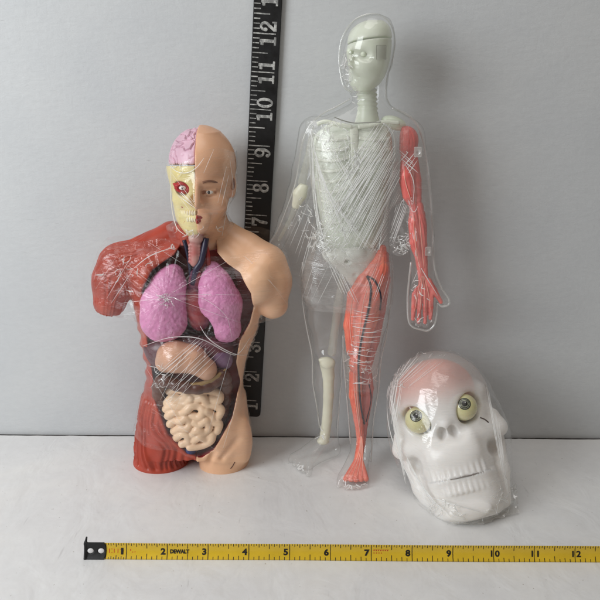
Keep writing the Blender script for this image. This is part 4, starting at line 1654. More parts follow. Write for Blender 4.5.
for i in range(5):
    e_ = on_z(346 + i * 5, 479.5 - abs(i - 2) * .4, .19)
    Fg.chain([Mn(360.5 + i * .5, 436, -.30), on_z(356.5 + i * 1.1, 460, .48), e_], [.05, .072, .085], .012)
P, F = Fg.mesh()
N = vnormals(P, F)
P = striate(P, N, [Mn(380, 250, -.2), Mn(366, 300, -.15), Mn(360, 360, -.3), Mn(359, 400, -.2), Mn(361, 445, -.2)], 9, .022, 9, .3, np.clip((P[:, 2] - .7) / .3, 0, 1))
mesh_obj('muscle_leg', P, F, orange_m, man)
Fg2 = Field((1.2, MY - 1.0, .3), (3.1, MY + .6, 7.2), .028)
Fg2.chain([Mn(385.5, 255, -.15), Mn(383, 280, -.15), Mn(378, 310, -.2), Mn(372, 340, -.26), Mn(367, 362, -.3)], [.10, .21, .22, .22, .17], .04)
Fg2.chain([Mn(366, 366, -.26), Mn(366.5, 388, -.14), Mn(365.5, 404, -.12), Mn(364.5, 424, -.12), Mn(364, 440, -.1)], [.16, .21, .18, .10, .07], .04)
P, F = Fg2.mesh()
N = vnormals(P, F)
P = striate(P, N, [Mn(382, 250, -.1), Mn(372, 310, -.1), Mn(364, 370, -.1), Mn(362, 440, 0)], 9, .02, 13, .3)
mesh_obj('outer_muscle', P, F, dark_m, man)
leg_bvh = bvh_of(*[np.vstack([Fg.mesh()[0], P]), np.vstack([Fg.mesh()[1], F + len(Fg.mesh()[0])])])
vein_m = paint('dark_navy_vessel', (34, 26, 44), rough=.35)
for pts, r_ in (([(367, 276), (370.5, 285), (370.5, 297), (368, 312), (364, 328), (360.5, 345), (358.5, 362), (359, 382), (360, 398), (362, 414), (364.5, 424)], .030),
                ([(367, 276), (374, 280), (379, 289), (381, 299), (380, 310)], .026), ([(369, 384), (371, 396), (369.5, 408), (366, 422)], .018)):
    for q in runs(drape(leg_bvh, pts, .0, 6)):
        V, F = tube(q, r_, 6)
        mesh_obj('vessel', V, F, vein_m, man)
tendon_m = paint('pale_tendon', (244, 178, 160), rough=.3, vary=.08)
arm_bvh = bvh_of(*Fa.mesh())
for bv, pts in [(leg_bvh, [(361 + i * .3, 436), (358 + i * 1.6, 456), (347.5 + i * 4.8, 476)]) for i in range(4)] + [(leg_bvh, [(353.5, 372), (355, 396), (358.5, 422), (361, 440)]), (leg_bvh, [(356.5, 376), (357.5, 400), (360.5, 430)]), (leg_bvh, [(352, 300), (350, 325), (353, 352)]), (leg_bvh, [(376, 268), (364, 300), (359, 340)]),
                (arm_bvh, [(413.5, 214), (414.5, 234), (417, 254), (421, 274)]), (arm_bvh, [(419, 214), (421.5, 240), (424, 268)]), (arm_bvh, [(404, 164), (405.5, 182), (412, 203)]), (arm_bvh, [(412, 160), (414, 185), (416, 204)])] + [(arm_bvh, [(421.5 + i * .8, 276), (418 + i * 3.4, 292), (414.5 + i * 5.4, 312)]) for i in range(4)]:
    for q in runs(drape(bv, pts, .0, 6)):
        V, F = tube(q, .013 * np.sin(np.pi * np.linspace(.08, .92, len(q))) ** .5, 6, .5)
        mesh_obj('tendon', V, F, tendon_m, man)
# thin dark gap line at the top of the chest cover
V, F = tube(spline([Mn(u, v, -.62) for u, v in ((334, 117), (343, 120.5), (354, 123), (368, 122.5), (381, 122))], 6), .014, 6)
mesh_obj('cover_edge', V, F, paint('grey_cover_edge', (150, 150, 142), rough=.4), man)
# clear chest cover with a thick pale rim
cover = [(313, 126), (310, 140), (310.5, 165), (314, 200), (319, 232), (325, 254), (334, 269), (345, 279)]
for pts, r_ in ((cover, .030), ([(383, 123), (392, 131), (395, 145), (393, 170), (389, 198), (383, 225), (379, 250)], .022)):
    q = [p for p in drape(shell_bvh, pts, .01, 6) if p is not None]
    V, F = tube(q, r_, 8)
    mesh_obj('cover_rim', V, F, seam_m, man)
# ================================================================ glow skull lying against the wall
SC = at(448.5, 436, 16.55)
sf = -ray(448.5, 436)
sf = sf / np.linalg.norm(sf)                # towards the camera: the way the face looks
ta = math.radians(15.8)
su = CU - sf * (CU @ sf)
su /= np.linalg.norm(su)
sr = np.cross(su, sf)
sr /= np.linalg.norm(sr)
if sr @ CR < 0:
    sr = -sr
sx = sr * math.cos(ta) + su * math.sin(ta)
sz = -sr * math.sin(ta) + su * math.cos(ta)
SP = 1.025 / ppi(SC)
skull = thing('skull_model', (SC[0], SC[1], 0), 'white plastic skull with yellow eyeballs wrapped in clear film, leaning back on the table', 'skull model')


def sk(P):                       # local (x right, y into the head, z up), picture units -> world
    P = np.asarray(P, float) * SP
    return SC + P[..., 0:1] * sx - P[..., 1:2] * sf + P[..., 2:3] * sz


def sk_obj(name, PF, mat, parent=skull):
    P, F = PF
    return mesh_obj(name, sk(P), F, mat, parent)


def white_plastic(name, transp, tint):
    k = NT(name)
    co = k.coord()
    col = k.ramp(k.noise(co, 30, 4, 0.6), [(0.3, lin(*[c - 6 for c in tint])), (0.7, lin(*tint))])
    nrm = k.bump(k.noise(co, 300, 3, 0.6), .12, .0004)
    p = k.n('ShaderNodeBsdfPrincipled', Base_Color=col, Roughness=.3, Normal=nrm)
    p.inputs['Subsurface Weight'].default_value = .6
    p.inputs['Subsurface Radius'].default_value = (1, .9, .8)
    p.inputs['Subsurface Scale'].default_value = .006
    if not transp:
        return k.done(p.outputs[0])
    # the moulding is thin over the crown and thick at the face: clearer towards the top of the head
    tc = k.n('ShaderNodeTexCoord')
    dt = k.n('ShaderNodeVectorMath', {'operation': 'DOT_PRODUCT'}, i0=tc.outputs['Object'], i1=tuple(sz))
    z0 = float(SC @ sz) * S
    fac = k.n('ShaderNodeMapRange', {'interpolation_type': 'SMOOTHSTEP'}, i0=dt.outputs['Value'], i1=z0 + 16 * SP * S, i2=z0 + 58 * SP * S, i3=.04, i4=transp)
    tr = k.n('ShaderNodeBsdfTransparent')
    mx = k.n('ShaderNodeMixShader', i0=fac.outputs[0], i1=p.outputs[0], i2=tr.outputs[0])
    return k.done(mx.outputs[0])


cran_m = white_plastic('milky_skull_plastic', .64, (243, 240, 236))
face_m = white_plastic('white_jaw_plastic', .0, (243, 242, 238))

Fq = Field((-62, -28, -96), (62, 120, 98), 1.25)
Fq.ell((0, 48, 36), (52, 66, 54), 3)
Fq.loft([(64, 0, 40, 40, 38, 30), (45, 0, 47, 40, 42, 30), (25, 0, 50, 40, 44, 30), (5, 0, 50, 40, 40, 25), (-8, 0, 47, 38, 38, 20), (-20, 0, 40, 32, 39, 18), (-39.6, 0, 35, 28, 37, 16)], 6, e=2.2)
# cheekbones and brow
for s_ in (-1, 1):
    Fq.cone((s_ * 20, 6, -4), (s_ * 50, 26, -3), 8, 7, 8)
    Fq.cone((s_ * 50, 26, -3), (s_ * 49, 58, 4), 6, 5, 6)
    Fq.cone((s_ * 9, -2, 39), (s_ * 40, 10, 37), 6, 6, 9)
    Fq.cone((s_ * 45, 20, 30), (s_ * 48, 26, 2), 5, 6, 7)
    Fq.ell((s_ * 23, 2, 22.8), (16.5, 14, 15), 6, op='s')
    Fq.ell((s_ * 40, 12, -20), (6.5, 22, 8), 3, op='s')
    Fq.ell((s_ * 51, 30, 27), (5, 18, 12), 5, op='s')
Fq.cone((0, -5, 22), (0, -9, 12), 6, 5, 6)
for s_ in (-1, 1):
    Fq.ell((s_ * 5.4, -5, 2.5), (4.4, 10, 8.5), 2.5, op='s', R=[(.96, 0, s_ * .26), (0, 1, 0), (-s_ * .26, 0, .96)])
Fq.ell((0, 0, -16), (24, 9, 12), 10)
Fq.loft([(-39.7, 0, 35, 28, 37, 16), (-52, 0, 37, 29, 37, 16), (-66, 0, 37, 30, 37.5, 18), (-75, 0, 35, 30, 36, 18), (-80.5, 0, 30, 30, 32, 14)], 4, e=2.8)
for s_ in (-1, 1):
    Fq.chain([(s_ * 33, 24, -70), (s_ * 40, 30, -44), (s_ * 46, 36, -14)], [9, 8.5, 7], 4)
    Fq.ell((s_ * 40, 12, -22), (6, 20, 8), 3, op='s')
Fq.ell((0, -6, -72), (20, 3.5, 7), 6)
arcy = lambda x: 27.4 - 37 * max(0, 1 - abs(x / 35) ** 2.35) ** (1 / 2.35)
for row in (0, 1):
    for i in range(10):
        xx = (i - 4.5) * 5.4 * (1 if row == 0 else .94)
        z0_, z1_ = (-24, -37.2) if row == 0 else (-42.4, -53)
        Fq.cone((xx * .97, arcy(xx) + 2.2, z0_), (xx, arcy(xx) + 1.5, z1_), 2.2, 2.5, 1.2)
# mouth: a shallow groove, open as a slit on one side
for i in range(24):
    xa, xb = -30 + i * 2.5, -27.5 + i * 2.5
    ya, yb = (27.4 - 37 * max(0, 1 - abs(q / 35) ** 2.35) ** (1 / 2.35) for q in (xa, xb))
    Fq.cone((xa, ya, -39.8), (xb, yb, -39.8), .45, .45, .5, op='s')
Fq.ell((0, 40, -55), (24, 30, 55), 5, op='s')
P, F = Fq.mesh()
sk_obj('skull_shell', (P, F), cran_m)
skullP = [sk(P)]
# pink brain showing through the cranium
f = Field((-46, -12, 10), (46, 104, 88), 1.4)
f.ell((-2, 47, 46), (42, 48, 36), 3)
f.ell((3, 20, 60), (22, 18, 16), 10)
bP, bF = f.mesh()
sk_obj('brain', (bP, bF), paint('soft_pink_brain', (222, 124, 98), rough=.6, vary=.12, vscale=25, alpha_rgb=(228, 140, 118)))
# jaw
f = Field((-14, -16, -46), (34, 14, -34), .6)
q_ = [(x, arcy(x) - .95, -39.8 + .15 * math.sin(x * .5)) for x in np.linspace(-10, 27, 16)]
f.chain(q_, list(.3 + .4 * np.sin(np.linspace(.2, 2.9, 16))), .3)
sk_obj('mouth_slot', f.mesh(), paint('grey_mouth_slot', (126, 118, 114), rough=.6))
# eyeballs, iris rings and pupils
eye_m = paint('pale_yellow_glow_eye', (214, 208, 158), rough=.18, vary=.05, vscale=90, alpha_rgb=(220, 214, 172), sss=.5, coat=.5)
iris = NT('grey_green_iris')
iris = iris.done(iris.n('ShaderNodeBsdfPrincipled', Base_Color=iris.ramp(iris.noise(iris.coord(), 900, 3), [(.3, lin(92, 96, 84)), (.7, lin(150, 152, 130))]), Roughness=.15).outputs[0])
line_m = paint('black_iris_line', (28, 28, 26), rough=.2)
for (ex, ez, px_, pz_) in ((-24, 22, -1.0, 4.0), (21.5, 23.5, 1.6, 2.5)):
    c = np.array((ex, 0.5, ez))
    R_ = 13.3
    V, F = ball(c, R_, 36, 24)
    eb = sk_obj('eyeball', (V, F), eye_m)
    dv_ = np.array((px_, 0, pz_))
    g = np.array((dv_[0], -math.sqrt(R_ ** 2 - dv_ @ dv_), dv_[2]))
    g /= np.linalg.norm(g)
    a1 = np.cross(g, (0, 0, 1.0))
    a1 /= np.linalg.norm(a1)
    a2 = np.cross(g, a1)

    def capdisc(r0, r1, lift, n=28, m=3):
        V, F = [], []
        for i in range(m + 1):
            r = r0 + (r1 - r0) * i / m
            for j in range(n):
                a = 2 * math.pi * j / n
                h = math.sqrt(R_ ** 2 - r * r) + lift
                V.append(c + g * h + (a1 * math.cos(a) + a2 * math.sin(a)) * r)
        for i in range(m):
            for j in range(n):
                F.append((i * n + j, (i + 1) * n + j, (i + 1) * n + (j + 1) % n, i * n + (j + 1) % n))
        return np.array(V), np.array(F)
    sk_obj('iris', capdisc(.2, 5.6, .10), iris, eb)
    sk_obj('iris_outline', capdisc(5.2, 5.9, .2), line_m, eb)
    sk_obj('iris_outline', capdisc(3.9, 4.3, .2), line_m, eb)
    sk_obj('pupil', capdisc(.05, 2.7, .26), line_m, eb)
    V, F = ball(c + g * (R_ + .35) + a1 * (-.9) - a2 * 1.0, (.55, .3, .55), 10, 6)
    sk_obj('eye_glint', (V, F), paint('white_glint_dot', (240, 240, 236), rough=.2), eb)
# two short dark wires beside the eyes
for pts in (((-15, -2, 30), (-12.5, -6, 33.5), (-11, -7, 33)), ((34, 0, 10), (38, 1, 7), (40.5, 2, 3.5))):
    V, F = tube(spline(pts, 5), .7, 6)
    sk_obj('wire', (V, F), paint('brown_wire', (72, 58, 52), rough=.4))
# ================================================================ cling film
def slice_hull(P, zs, win, off, nth=160, ctr=None, sm=1.5):
    """film wound round P: at every height the convex outline of the points within +-win, as a (z, angle) grid"""
    th = 2 * np.pi * np.arange(nth) / nth
    D = np.stack([np.cos(th), np.sin(th)], 1)
    R, C_ = [], []
    for z in zs:
        q = P[np.abs(P[:, 2] - z) < win][:, :2]
        if len(q) > 4000:
            q = q[:: len(q) // 4000 + 1]
        c = (q.min(0) + q.max(0)) / 2 if ctr is None else np.array(ctr(z))
        h = ((q - c) @ D.T).max(0) + off
        cosm = D @ D.T
        r = np.where(cosm > .08, h[None, :] / np.maximum(cosm, .08), 1e9).min(1)
        R.append(r)
        C_.append(c)
    R, C_ = np.array(R), np.array(C_)
    k = np.exp(-.5 * (np.arange(-6, 7) / sm) ** 2)
    k /= k.sum()
    def smooth(A):
        B = np.pad(A, ((6, 6), (0, 0)), mode='edge')
        return sum(k[i] * B[i:i + len(A)] for i in range(13))
    return smooth(R), smooth(C_), th


def film_grid(zs, R, C_, th, tilt=None):
    V = np.zeros((len(zs), len(th), 3))
    V[:, :, 0] = C_[:, :1] + R * np.cos(th)
    V[:, :, 1] = C_[:, 1:] + R * np.sin(th)
    V[:, :, 2] = np.asarray(zs)[:, None]
    n, m = len(zs), len(th)
    i = np.arange(n - 1)[:, None] * m
    j = np.arange(m)[None, :]
    F = np.stack([i + j, i + (j + 1) % m, i + m + (j + 1) % m, i + m + j], -1).reshape(-1, 4)
    return V.reshape(-1, 3), F


def wrinkle(P, F, dirs, amp, seed):
    """sharp pulled creases: ridged noise stretched along each direction"""
    N = vnormals(P, F)
    d = 0
    for q, (dv, fa, fl) in enumerate(dirs):
        dv = np.array(dv, float)
        dv /= np.linalg.norm(dv)
        pv = np.array((dv[2], 0, -dv[0]))
        a, l = P @ pv, P @ dv
        g = vnoise(a * fa + .3 * vnoise(a, l, l * 0, 3), l * fl, P[:, 1] * .8, seed + q * 7)
        d = d + (1 - np.abs(g) * 2.2)
    return P + N * (amp * d / len(dirs))[:, None]


HZT = [((60, 60, 700), (0, .5, 0), .20), ((60, 60, 900), (0, -.75, 0), .16)]
film_m = clear('cling_film', base=.04, edge=.38, power=3.2, rough=.07, haze=.008, hz=[((70, 60, 560), (0, .45, 0), .06), ((70, 60, 620), (0, -.8, 0), .05)],
               bump=[((60, 60, 520), (0, .45, 0), .35), ((50, 50, 420), (0, -.8, 0), .3)], absorb=0)
film_wide_m = clear('cling_film_taut', base=.05, edge=.42, power=3.2, rough=.07, haze=.02, hz=[((80, 80, 420), (0, 1.2, 0), .10), ((60, 60, 600), (0, .3, 0), .08)],
                    bump=[((70, 70, 380), (0, 1.2, 0), .16), ((40, 40, 300), (0, .3, 0), .18)], absorb=0)
chest_film_m = clear('cling_film_gathered', base=.06, edge=.38, power=3.0, rough=.08, haze=.03, hz=[((110, 90, 1500), (0, .5, 0), .12), ((110, 90, 1700), (0, -.62, 0), .16)], hazecol=(248, 250, 246),
                     bump=[((60, 60, 1100), (0, .5, 0), .5), ((60, 60, 1200), (0, -.62, 0), .5)], absorb=0)
film_hip_m = clear('cling_film_slack', base=.06, edge=.42, power=2.8, rough=.10, haze=.06, hz=[((60, 60, 420), (0, .25, 0), .18), ((70, 60, 520), (0, .55, 0), .14)], hazecol=(246, 247, 244), bump=[((60, 60, 420), (0, .25, 0), .4)], absorb=0)
crease_glint_m = clear('film_crease_glint', base=.16, edge=.4, power=1.2, rough=.14, haze=.85, hazecol=(255, 255, 254), absorb=0, transl=.5)  # milky film creases, whitened further to paint the highlights along them
thick_m = clear('film_fold', base=.16, edge=.5, power=1.2, rough=.10, haze=.32, hazecol=(250, 251, 248), absorb=.1, transl=.5)


def creases(bvh, lines, parent, name, mat=crease_glint_m, r=.010, lift=.006, flat=.6, jitter=0.0):
    B = Bag()
    n_ = 0
    for ln in lines:
        pts, w_ = ln if isinstance(ln, tuple) and isinstance(ln[1], float) else (ln, 1.0)
        for q in runs(drape(bvh, pts, lift, 14 if len(pts) == 2 else 6)):
            q = np.array(q)
            t = np.linspace(0, 1, len(q))
            rad = r * w_ * (.35 + .65 * np.sin(np.pi * np.clip(t, .03, .97))) * rng.uniform(.75, 1.25)
            V, F = tube(q, rad, 6, flat)
            B.add(V, F)
            n_ += 1
    if n_:
        EXTRA.setdefault(parent.name, []).append((*B.out(), mat))


EXTRA = {}


def crinkle(bvh, u0, v0, w_, h_, n, bits, seed):
    """short broken creases in a patch of the picture, as line lists"""
    r_ = random.Random(seed)
    out = []
    for _ in range(bits):
        u, v = r_.gauss(u0, w_), r_.gauss(v0, h_)
        a = r_.uniform(0, math.pi)
        pts = [(u, v)]
        for _k in range(n):
            a += r_.uniform(-1.1, 1.1)
            l = r_.uniform(1.2, 4.0)
            pts.append((pts[-1][0] + l * math.cos(a), pts[-1][1] + l * math.sin(a)))
        out.append((pts, r_.uniform(.6, 1.5)))
    return out


def fan(p0, spread0, p1, spread1, n, seed, w=1.0):
    r_ = random.Random(seed)
    out = []
    for i in range(n):
        t = (i + r_.uniform(-.35, .35)) / max(n - 1, 1) - .5
        s_ = t + r_.uniform(-.08, .08)
        a = (p0[0] + spread0[0] * t, p0[1] + spread0[1] * t)
        b = (p1[0] + spread1[0] * s_, p1[1] + spread1[1] * s_)
        k0, k1 = r_.uniform(-.02, .12), r_.uniform(.82, 1.02)
        out.append(([(a[0] + (b[0] - a[0]) * k, a[1] + (b[1] - a[1]) * k) for k in (k0, k1)], w * r_.uniform(.5, 1.5)))
    return out


# ---- torso wrap
def gather(objs):
    return np.vstack([np.array([v.co[:] for v in o.data.vertices]) / S for o in objs])


TP = gather([o for o in torso.children if o.name.split('.')[0] in ('skin_body', 'muscle_body', 'lung', 'stomach', 'colon', 'intestine', 'liver', 'heart', 'trachea')])
zt, zb = T(200, 244)[2], T(190, 450, -.8)[2]
zs = np.linspace(zt, zb + .05, 330)
R, C_, th = slice_hull(TP, zs, .05, .03, 420, sm=2.6)
# film hem and top edge are not straight: cut them slanted by shifting each column
P, F = film_grid(zs, R, C_, th)
m = len(th)
k_ = np.arange(len(P)) // m / (len(zs) - 1)
thv = th[np.arange(len(P)) % m]
P[:, 2] += (1 - k_) ** 3 * (.28 * np.sin(thv * 2 + .6) + .10 * np.sin(thv * 5)) - k_ ** 4 * (.20 * np.cos(thv + .5) + .06 * np.sin(thv * 7))
P = wrinkle(P, F, [((1, 0, .5), 5, .55), ((1, 0, -.9), 4, .5), ((1, 0, .1), 3, .4)], .024, 41)


def radial(P, F, c, k, amp, reach, seed):
    """gathers that run out from one pinched point of the film"""
    N = vnormals(P, F)
    dx, dz = P[:, 0] - c[0], P[:, 2] - c[2]
    r, a = np.hypot(dx, dz), np.arctan2(dz, dx)
    g = 1 - np.abs(vnoise(np.cos(a) * k + 7, np.sin(a) * k + 3, r * .35, seed)) * 2.6
    f_ = np.exp(-(r / reach) ** 2) * np.clip(r / .12, 0, 1) * (P[:, 1] < TYc - .1)
    return P + N * (amp * g * f_)[:, None]


P = radial(P, F, T(166, 297, -1.1), 6, .05, 1.5, 61)
P = radial(P, F, T(206, 338, -1.1), 7, .035, 1.1, 62)
P = radial(P, F, T(124, 270, -.6), 8, .035, .8, 63)
P = radial(P, F, T(246, 340, -.7), 7, .030, .9, 64)
wrapT = mesh_obj('plastic_wrap', P, F, film_m, torso)
tb = bvh_of(P, F)
star_glint = (166, 297)  # short white rays from here paint a highlight on the film
lines = []
for a in (8, 50, 100, 165, 200, 290):
    r_ = rng.uniform(4, 9)
    aa_ = math.radians(a + rng.uniform(-5, 5))
    lines.append(([star_glint, (star_glint[0] + r_ * math.cos(aa_), star_glint[1] + r_ * math.sin(aa_) * .8)], .8))
lines += fan((142, 256), (10, 30), (236, 320), (60, 70), 1, 1, .3)
lines += fan((168, 296), (3, 3), (250, 322), (8, 40), 2, 3, .4)
lines += fan((168, 296), (3, 3), (112, 282), (8, 44), 2, 4, .5)
lines += fan((168, 297), (3, 3), (232, 268), (10, 20), 1, 5, .5)
lines += [([(143, 346), (168, 338), (190, 337), (206, 341), (226, 352), (238, 354), (250, 338)], 1.6), ([(262, 352), (240, 355), (222, 348), (208, 338), (200, 326)], 1.3), ([(134, 268), (150, 256), (172, 248), (186, 247)], 1.3),
          ([(190, 296), (206, 300), (226, 316), (232, 338)], .6)]
lines += fan((215, 340), (26, 14), (158, 392), (22, 26), 9, 6, .9)
lines += fan((196, 352), (18, 8), (164, 420), (14, 16), 3, 7, .5)
lines += fan((240, 250), (26, 14), (284, 296), (16, 30), 3, 8, .4)
lines += fan((128, 262), (22, 12), (104, 300), (16, 20), 3, 9, .5)
lines += fan((146, 380), (8, 40), (205, 448), (26, 10), 2, 10, .4)
lines += fan((236, 370), (4, 50), (214, 446), (16, 10), 2, 11, .4)
creases(tb, lines, wrapT, 'wrap_crease', r=.010, flat=.35)
cr = crinkle(tb, 164, 298, 3.5, 3, 3, 14, 1) + crinkle(tb, 124, 272, 9, 9, 3, 12, 2) + crinkle(tb, 178, 243, 14, 4, 3, 10, 3) + crinkle(tb, 160, 368, 5, 12, 3, 10, 4)  # the first patch adds to the highlight painted over the lung
creases(tb, cr, wrapT, 'crinkle_fold', mat=thick_m, r=.013, flat=.4)
# a slack flap of film round the face
HPt = gather([o for o in torso.children if o.name.split('.')[0] in ('skin_head', 'skull_face', 'brain', 'neck_muscle')])
HPt = HPt[HPt[:, 2] > T(200, 246)[2] - .02]
zs = np.linspace(T(200, 247)[2], T(200, 158)[2], 80)
R, C_, th = slice_hull(HPt, zs, .10, .03, 120, sm=2)
P, F = film_grid(zs, R, C_, th)
m = len(th)
k_ = np.arange(len(P)) // m / (len(zs) - 1)
thv = th[np.arange(len(P)) % m]
P[:, 2] += k_ ** 3 * (.30 * np.sin(thv * 1 + 2.2) + .10 * np.sin(thv * 4))
P = wrinkle(P, F, [((1, 0, .8), 5, .8), ((1, 0, -.7), 5, .6), ((.1, 0, 1), 4, .5)], .025, 57)
wrapH = mesh_obj('plastic_wrap', P, F, film_wide_m, torso)
hb = bvh_of(P, F)
lines = fan((226, 160), (10, 40), (214, 200), (20, 40), 3, 21, .5) + fan((172, 180), (4, 40), (198, 214), (8, 36), 2, 22, .5) + fan((176, 190), (6, 14), (197, 208), (6, 8), 3, 23, .9) + [([(170, 165), (176, 171), (186, 173), (196, 168), (204, 158)], 1.1), ([(171, 168), (171, 200), (176, 226), (186, 236)], 1.2), ([(230, 160), (233, 190), (226, 215), (222, 236)], .8)]  # the three streaks over the bone face paint a white highlight
creases(hb, lines, wrapH, 'wrap_crease', r=.010)
creases(hb, crinkle(hb, 180, 158, 4, 6, 3, 10, 31) + crinkle(hb, 192, 231, 12, 4, 3, 10, 32), wrapH, 'crinkle_fold', mat=thick_m, r=.014, flat=.5)

# ---- the standing figure's chest wrap
sel = shellP[(shellP[:, 0] > Mn(306, 200)[0]) & (shellP[:, 0] < Mn(402, 200)[0])]
zs = np.linspace(Mn(350, 121)[2], Mn(350, 262)[2], 150)
R, C_, th = slice_hull(sel, zs, .10, .035, 200, sm=2.5)
P, F = film_grid(zs, R, C_, th)
P = wrinkle(P, F, [((.62, 0, -1), 7, .5), ((-.62, 0, -1), 7, .5)], .016, 71)
wrapM = mesh_obj('plastic_wrap', P, F, chest_film_m, man)
mb = bvh_of(P, F)
lines = fan((313, 152), (6, 66), (350, 250), (56, 6), 15, 41, .85) + fan((395, 140), (14, 70), (334, 246), (56, 10), 36, 42, .95) + fan((388, 138), (16, 20), (330, 215), (24, 40), 18, 43, .8)
lines += fan((312, 165), (2, 70), (322, 250), (14, 6), 6, 44, .7) + fan((398, 180), (6, 60), (362, 252), (26, 8), 14, 45, .7) + fan((318, 128), (12, 6), (360, 205), (40, 50), 5, 46, .7)
lines += fan((345, 142), (26, 20), (338, 150), (30, 24), 8, 47, .5)
creases(mb, lines, wrapM, 'wrap_crease', r=.0105, flat=.5)
cr = crinkle(mb, 352, 152, 5, 9, 3, 34, 51) + crinkle(mb, 347, 214, 8, 10, 3, 46, 52) + crinkle(mb, 334, 243, 9, 6, 3, 44, 53) + crinkle(mb, 316, 234, 4, 7, 3, 22, 54) + crinkle(mb, 330, 124, 8, 8, 3, 20, 55) + crinkle(mb, 332, 146, 6, 10, 2, 12, 56)
creases(mb, cr, wrapM, 'crinkle_fold', mat=thick_m, r=.016, flat=.5)
# hips and both thighs in one slack turn
zs = np.linspace(Mn(350, 258)[2], Mn(350, 306)[2], 60)
sel = shellP[(shellP[:, 0] > Mn(296, 280)[0]) & (shellP[:, 0] < Mn(398, 280)[0])]
R, C_, th = slice_hull(sel, zs, .10, .03, 160, sm=2)
P, F = film_grid(zs, R, C_, th)
P = wrinkle(P, F, [((.5, 0, -1), 5, .5), ((.25, 0, -1), 5, .4)], .018, 81)
wrapP = mesh_obj('plastic_wrap', P, F, film_hip_m, man)
pb = bvh_of(P, F)
creases(pb, fan((322, 262), (34, 4), (306, 302), (20, 6), 5, 61, .5) + fan((336, 268), (20, 16), (352, 302), (16, 6), 6, 62, .7) + fan((388, 262), (6, 30), (374, 300), (20, 10), 6, 63, .5), wrapP, 'wrap_crease', r=.010)
# red leg, thigh to below the knee
zs = np.linspace(Mn(362, 299, -.2)[2], Mn(362, 386, -.2)[2], 110)
sel = shellP[(shellP[:, 0] > Mn(343.5, 340)[0]) & (shellP[:, 0] < Mn(396, 340)[0])]
R, C_, th = slice_hull(sel, zs, .10, .03, 130, sm=2)
P, F = film_grid(zs, R, C_, th)
P = wrinkle(P, F, [((1, 0, -.25), 7, .7), ((1, 0, .2), 6, .6)], .018, 91)
wrapL = mesh_obj('plastic_wrap', P, F, film_wide_m, man)
lb = bvh_of(P, F)
lines = []
for i in range(26):
    v = 302 + i * 3.2 + rng.uniform(-2, 2)
    a0, a1 = rng.uniform(0, .45), rng.uniform(.5, 1.0)
    uL, uR = 345 + .02 * (v - 300), 390 - .16 * (v - 300)
    dip = rng.uniform(2, 9)
    lines.append(([(uL + (uR - uL) * q, v + dip * (q - .4) * (1 if i % 3 else -1) + 3 * math.sin(q * 3)) for q in (a0, (a0 + a1) / 2, a1)], rng.uniform(.5, 1.4)))
creases(lb, lines, wrapL, 'wrap_crease', r=.011)
creases(lb, crinkle(lb, 372, 366, 4, 9, 3, 16, 71) + crinkle(lb, 348, 350, 2, 14, 3, 12, 72), wrapL, 'crinkle_fold', mat=thick_m, r=.014, flat=.5)
# slack web between chest and red arm, and from the clear arm down to the hip
def web(name, rows, mat, amp, seed, cl=(), parent=man, wid=.011):
    """a loose sheet through rows of (u, v, depth) points"""
    A = np.array([[Mn(*p) for p in r] for r in rows])
    a1 = np.array([spline(r, 10) for r in A])
    a2 = np.stack([spline(a1[:, j], 10) for j in range(a1.shape[1])], 1)
    n, m = a2.shape[:2]
    P = a2.reshape(-1, 3)
    i = np.arange(n - 1)[:, None] * m
    j = np.arange(m - 1)[None, :]
    F = np.stack([i + j, i + j + 1, i + m + j + 1, i + m + j], -1).reshape(-1, 4)
    P = P + np.array((0, -1, 0)) * (amp * (1 - 2.2 * np.abs(vnoise(P[:, 0] * 6, P[:, 1] * 3, P[:, 2] * 6, seed))))[:, None]
    o = mesh_obj(name, P, F, mat, parent)
    b = bvh_of(P, F)
    if cl:
        creases(b, cl, o, 'wrap_crease', r=wid)
    return o, b


wo, wb = web('film_web', [[(396, 206, -.3), (402, 200, -.35), (409, 194, -.42)], [(390, 230, -.3), (401, 230, -.36), (411, 226, -.45)], [(389, 252, -.25), (400, 256, -.32), (411, 250, -.45)]], film_wide_m, .03, 3,
             fan((404, 200), (8, 14), (388, 244), (6, 14), 9, 81, .8))
creases(wb, crinkle(wb, 403, 244, 6, 6, 3, 40, 82), wo, 'crinkle_fold', mat=thick_m, r=.016, flat=.5)
wo, wb = web('film_web', [[(300, 196, .1), (307, 200, -.1), (313, 205, -.5)], [(288, 226, .35), (300, 238, .05), (316, 246, -.45)], [(283, 250, .5), (296, 280, .15), (305, 300, -.2)]], film_wide_m, .03, 5,
             fan((312, 205), (10, 30), (292, 262), (20, 40), 7, 83, .5))
creases(wb, crinkle(wb, 300, 212, 4, 5, 3, 14, 84) + crinkle(wb, 311, 236, 3, 7, 3, 16, 85), wo, 'crinkle_fold', mat=thick_m, r=.013, flat=.5)
# turn of film round the red upper arm
zs = np.linspace(Mn(410, 150, -.2)[2], Mn(413, 212, -.2)[2], 70)
sel = shellP[(shellP[:, 0] > Mn(398, 180)[0])]
R, C_, th = slice_hull(sel, zs, .08, .02, 110, sm=2)
P, F = film_grid(zs, R, C_, th)
wrapA = mesh_obj('plastic_wrap', P, F, film_wide_m, man)
ab_ = bvh_of(P, F)
creases(ab_, fan((398, 150), (4, 14), (414, 164), (6, 14), 4, 91, .9) + fan((416, 152), (4, 12), (400, 172), (6, 14), 4, 92, .9) + [([(403, 162), (410, 172), (414, 185), (413, 204)], 1.1), ([(403, 168), (404, 186), (411, 208)], .9), ([(408, 205), (414, 212), (418, 206)], .9)], wrapA, 'wrap_crease', r=.011)

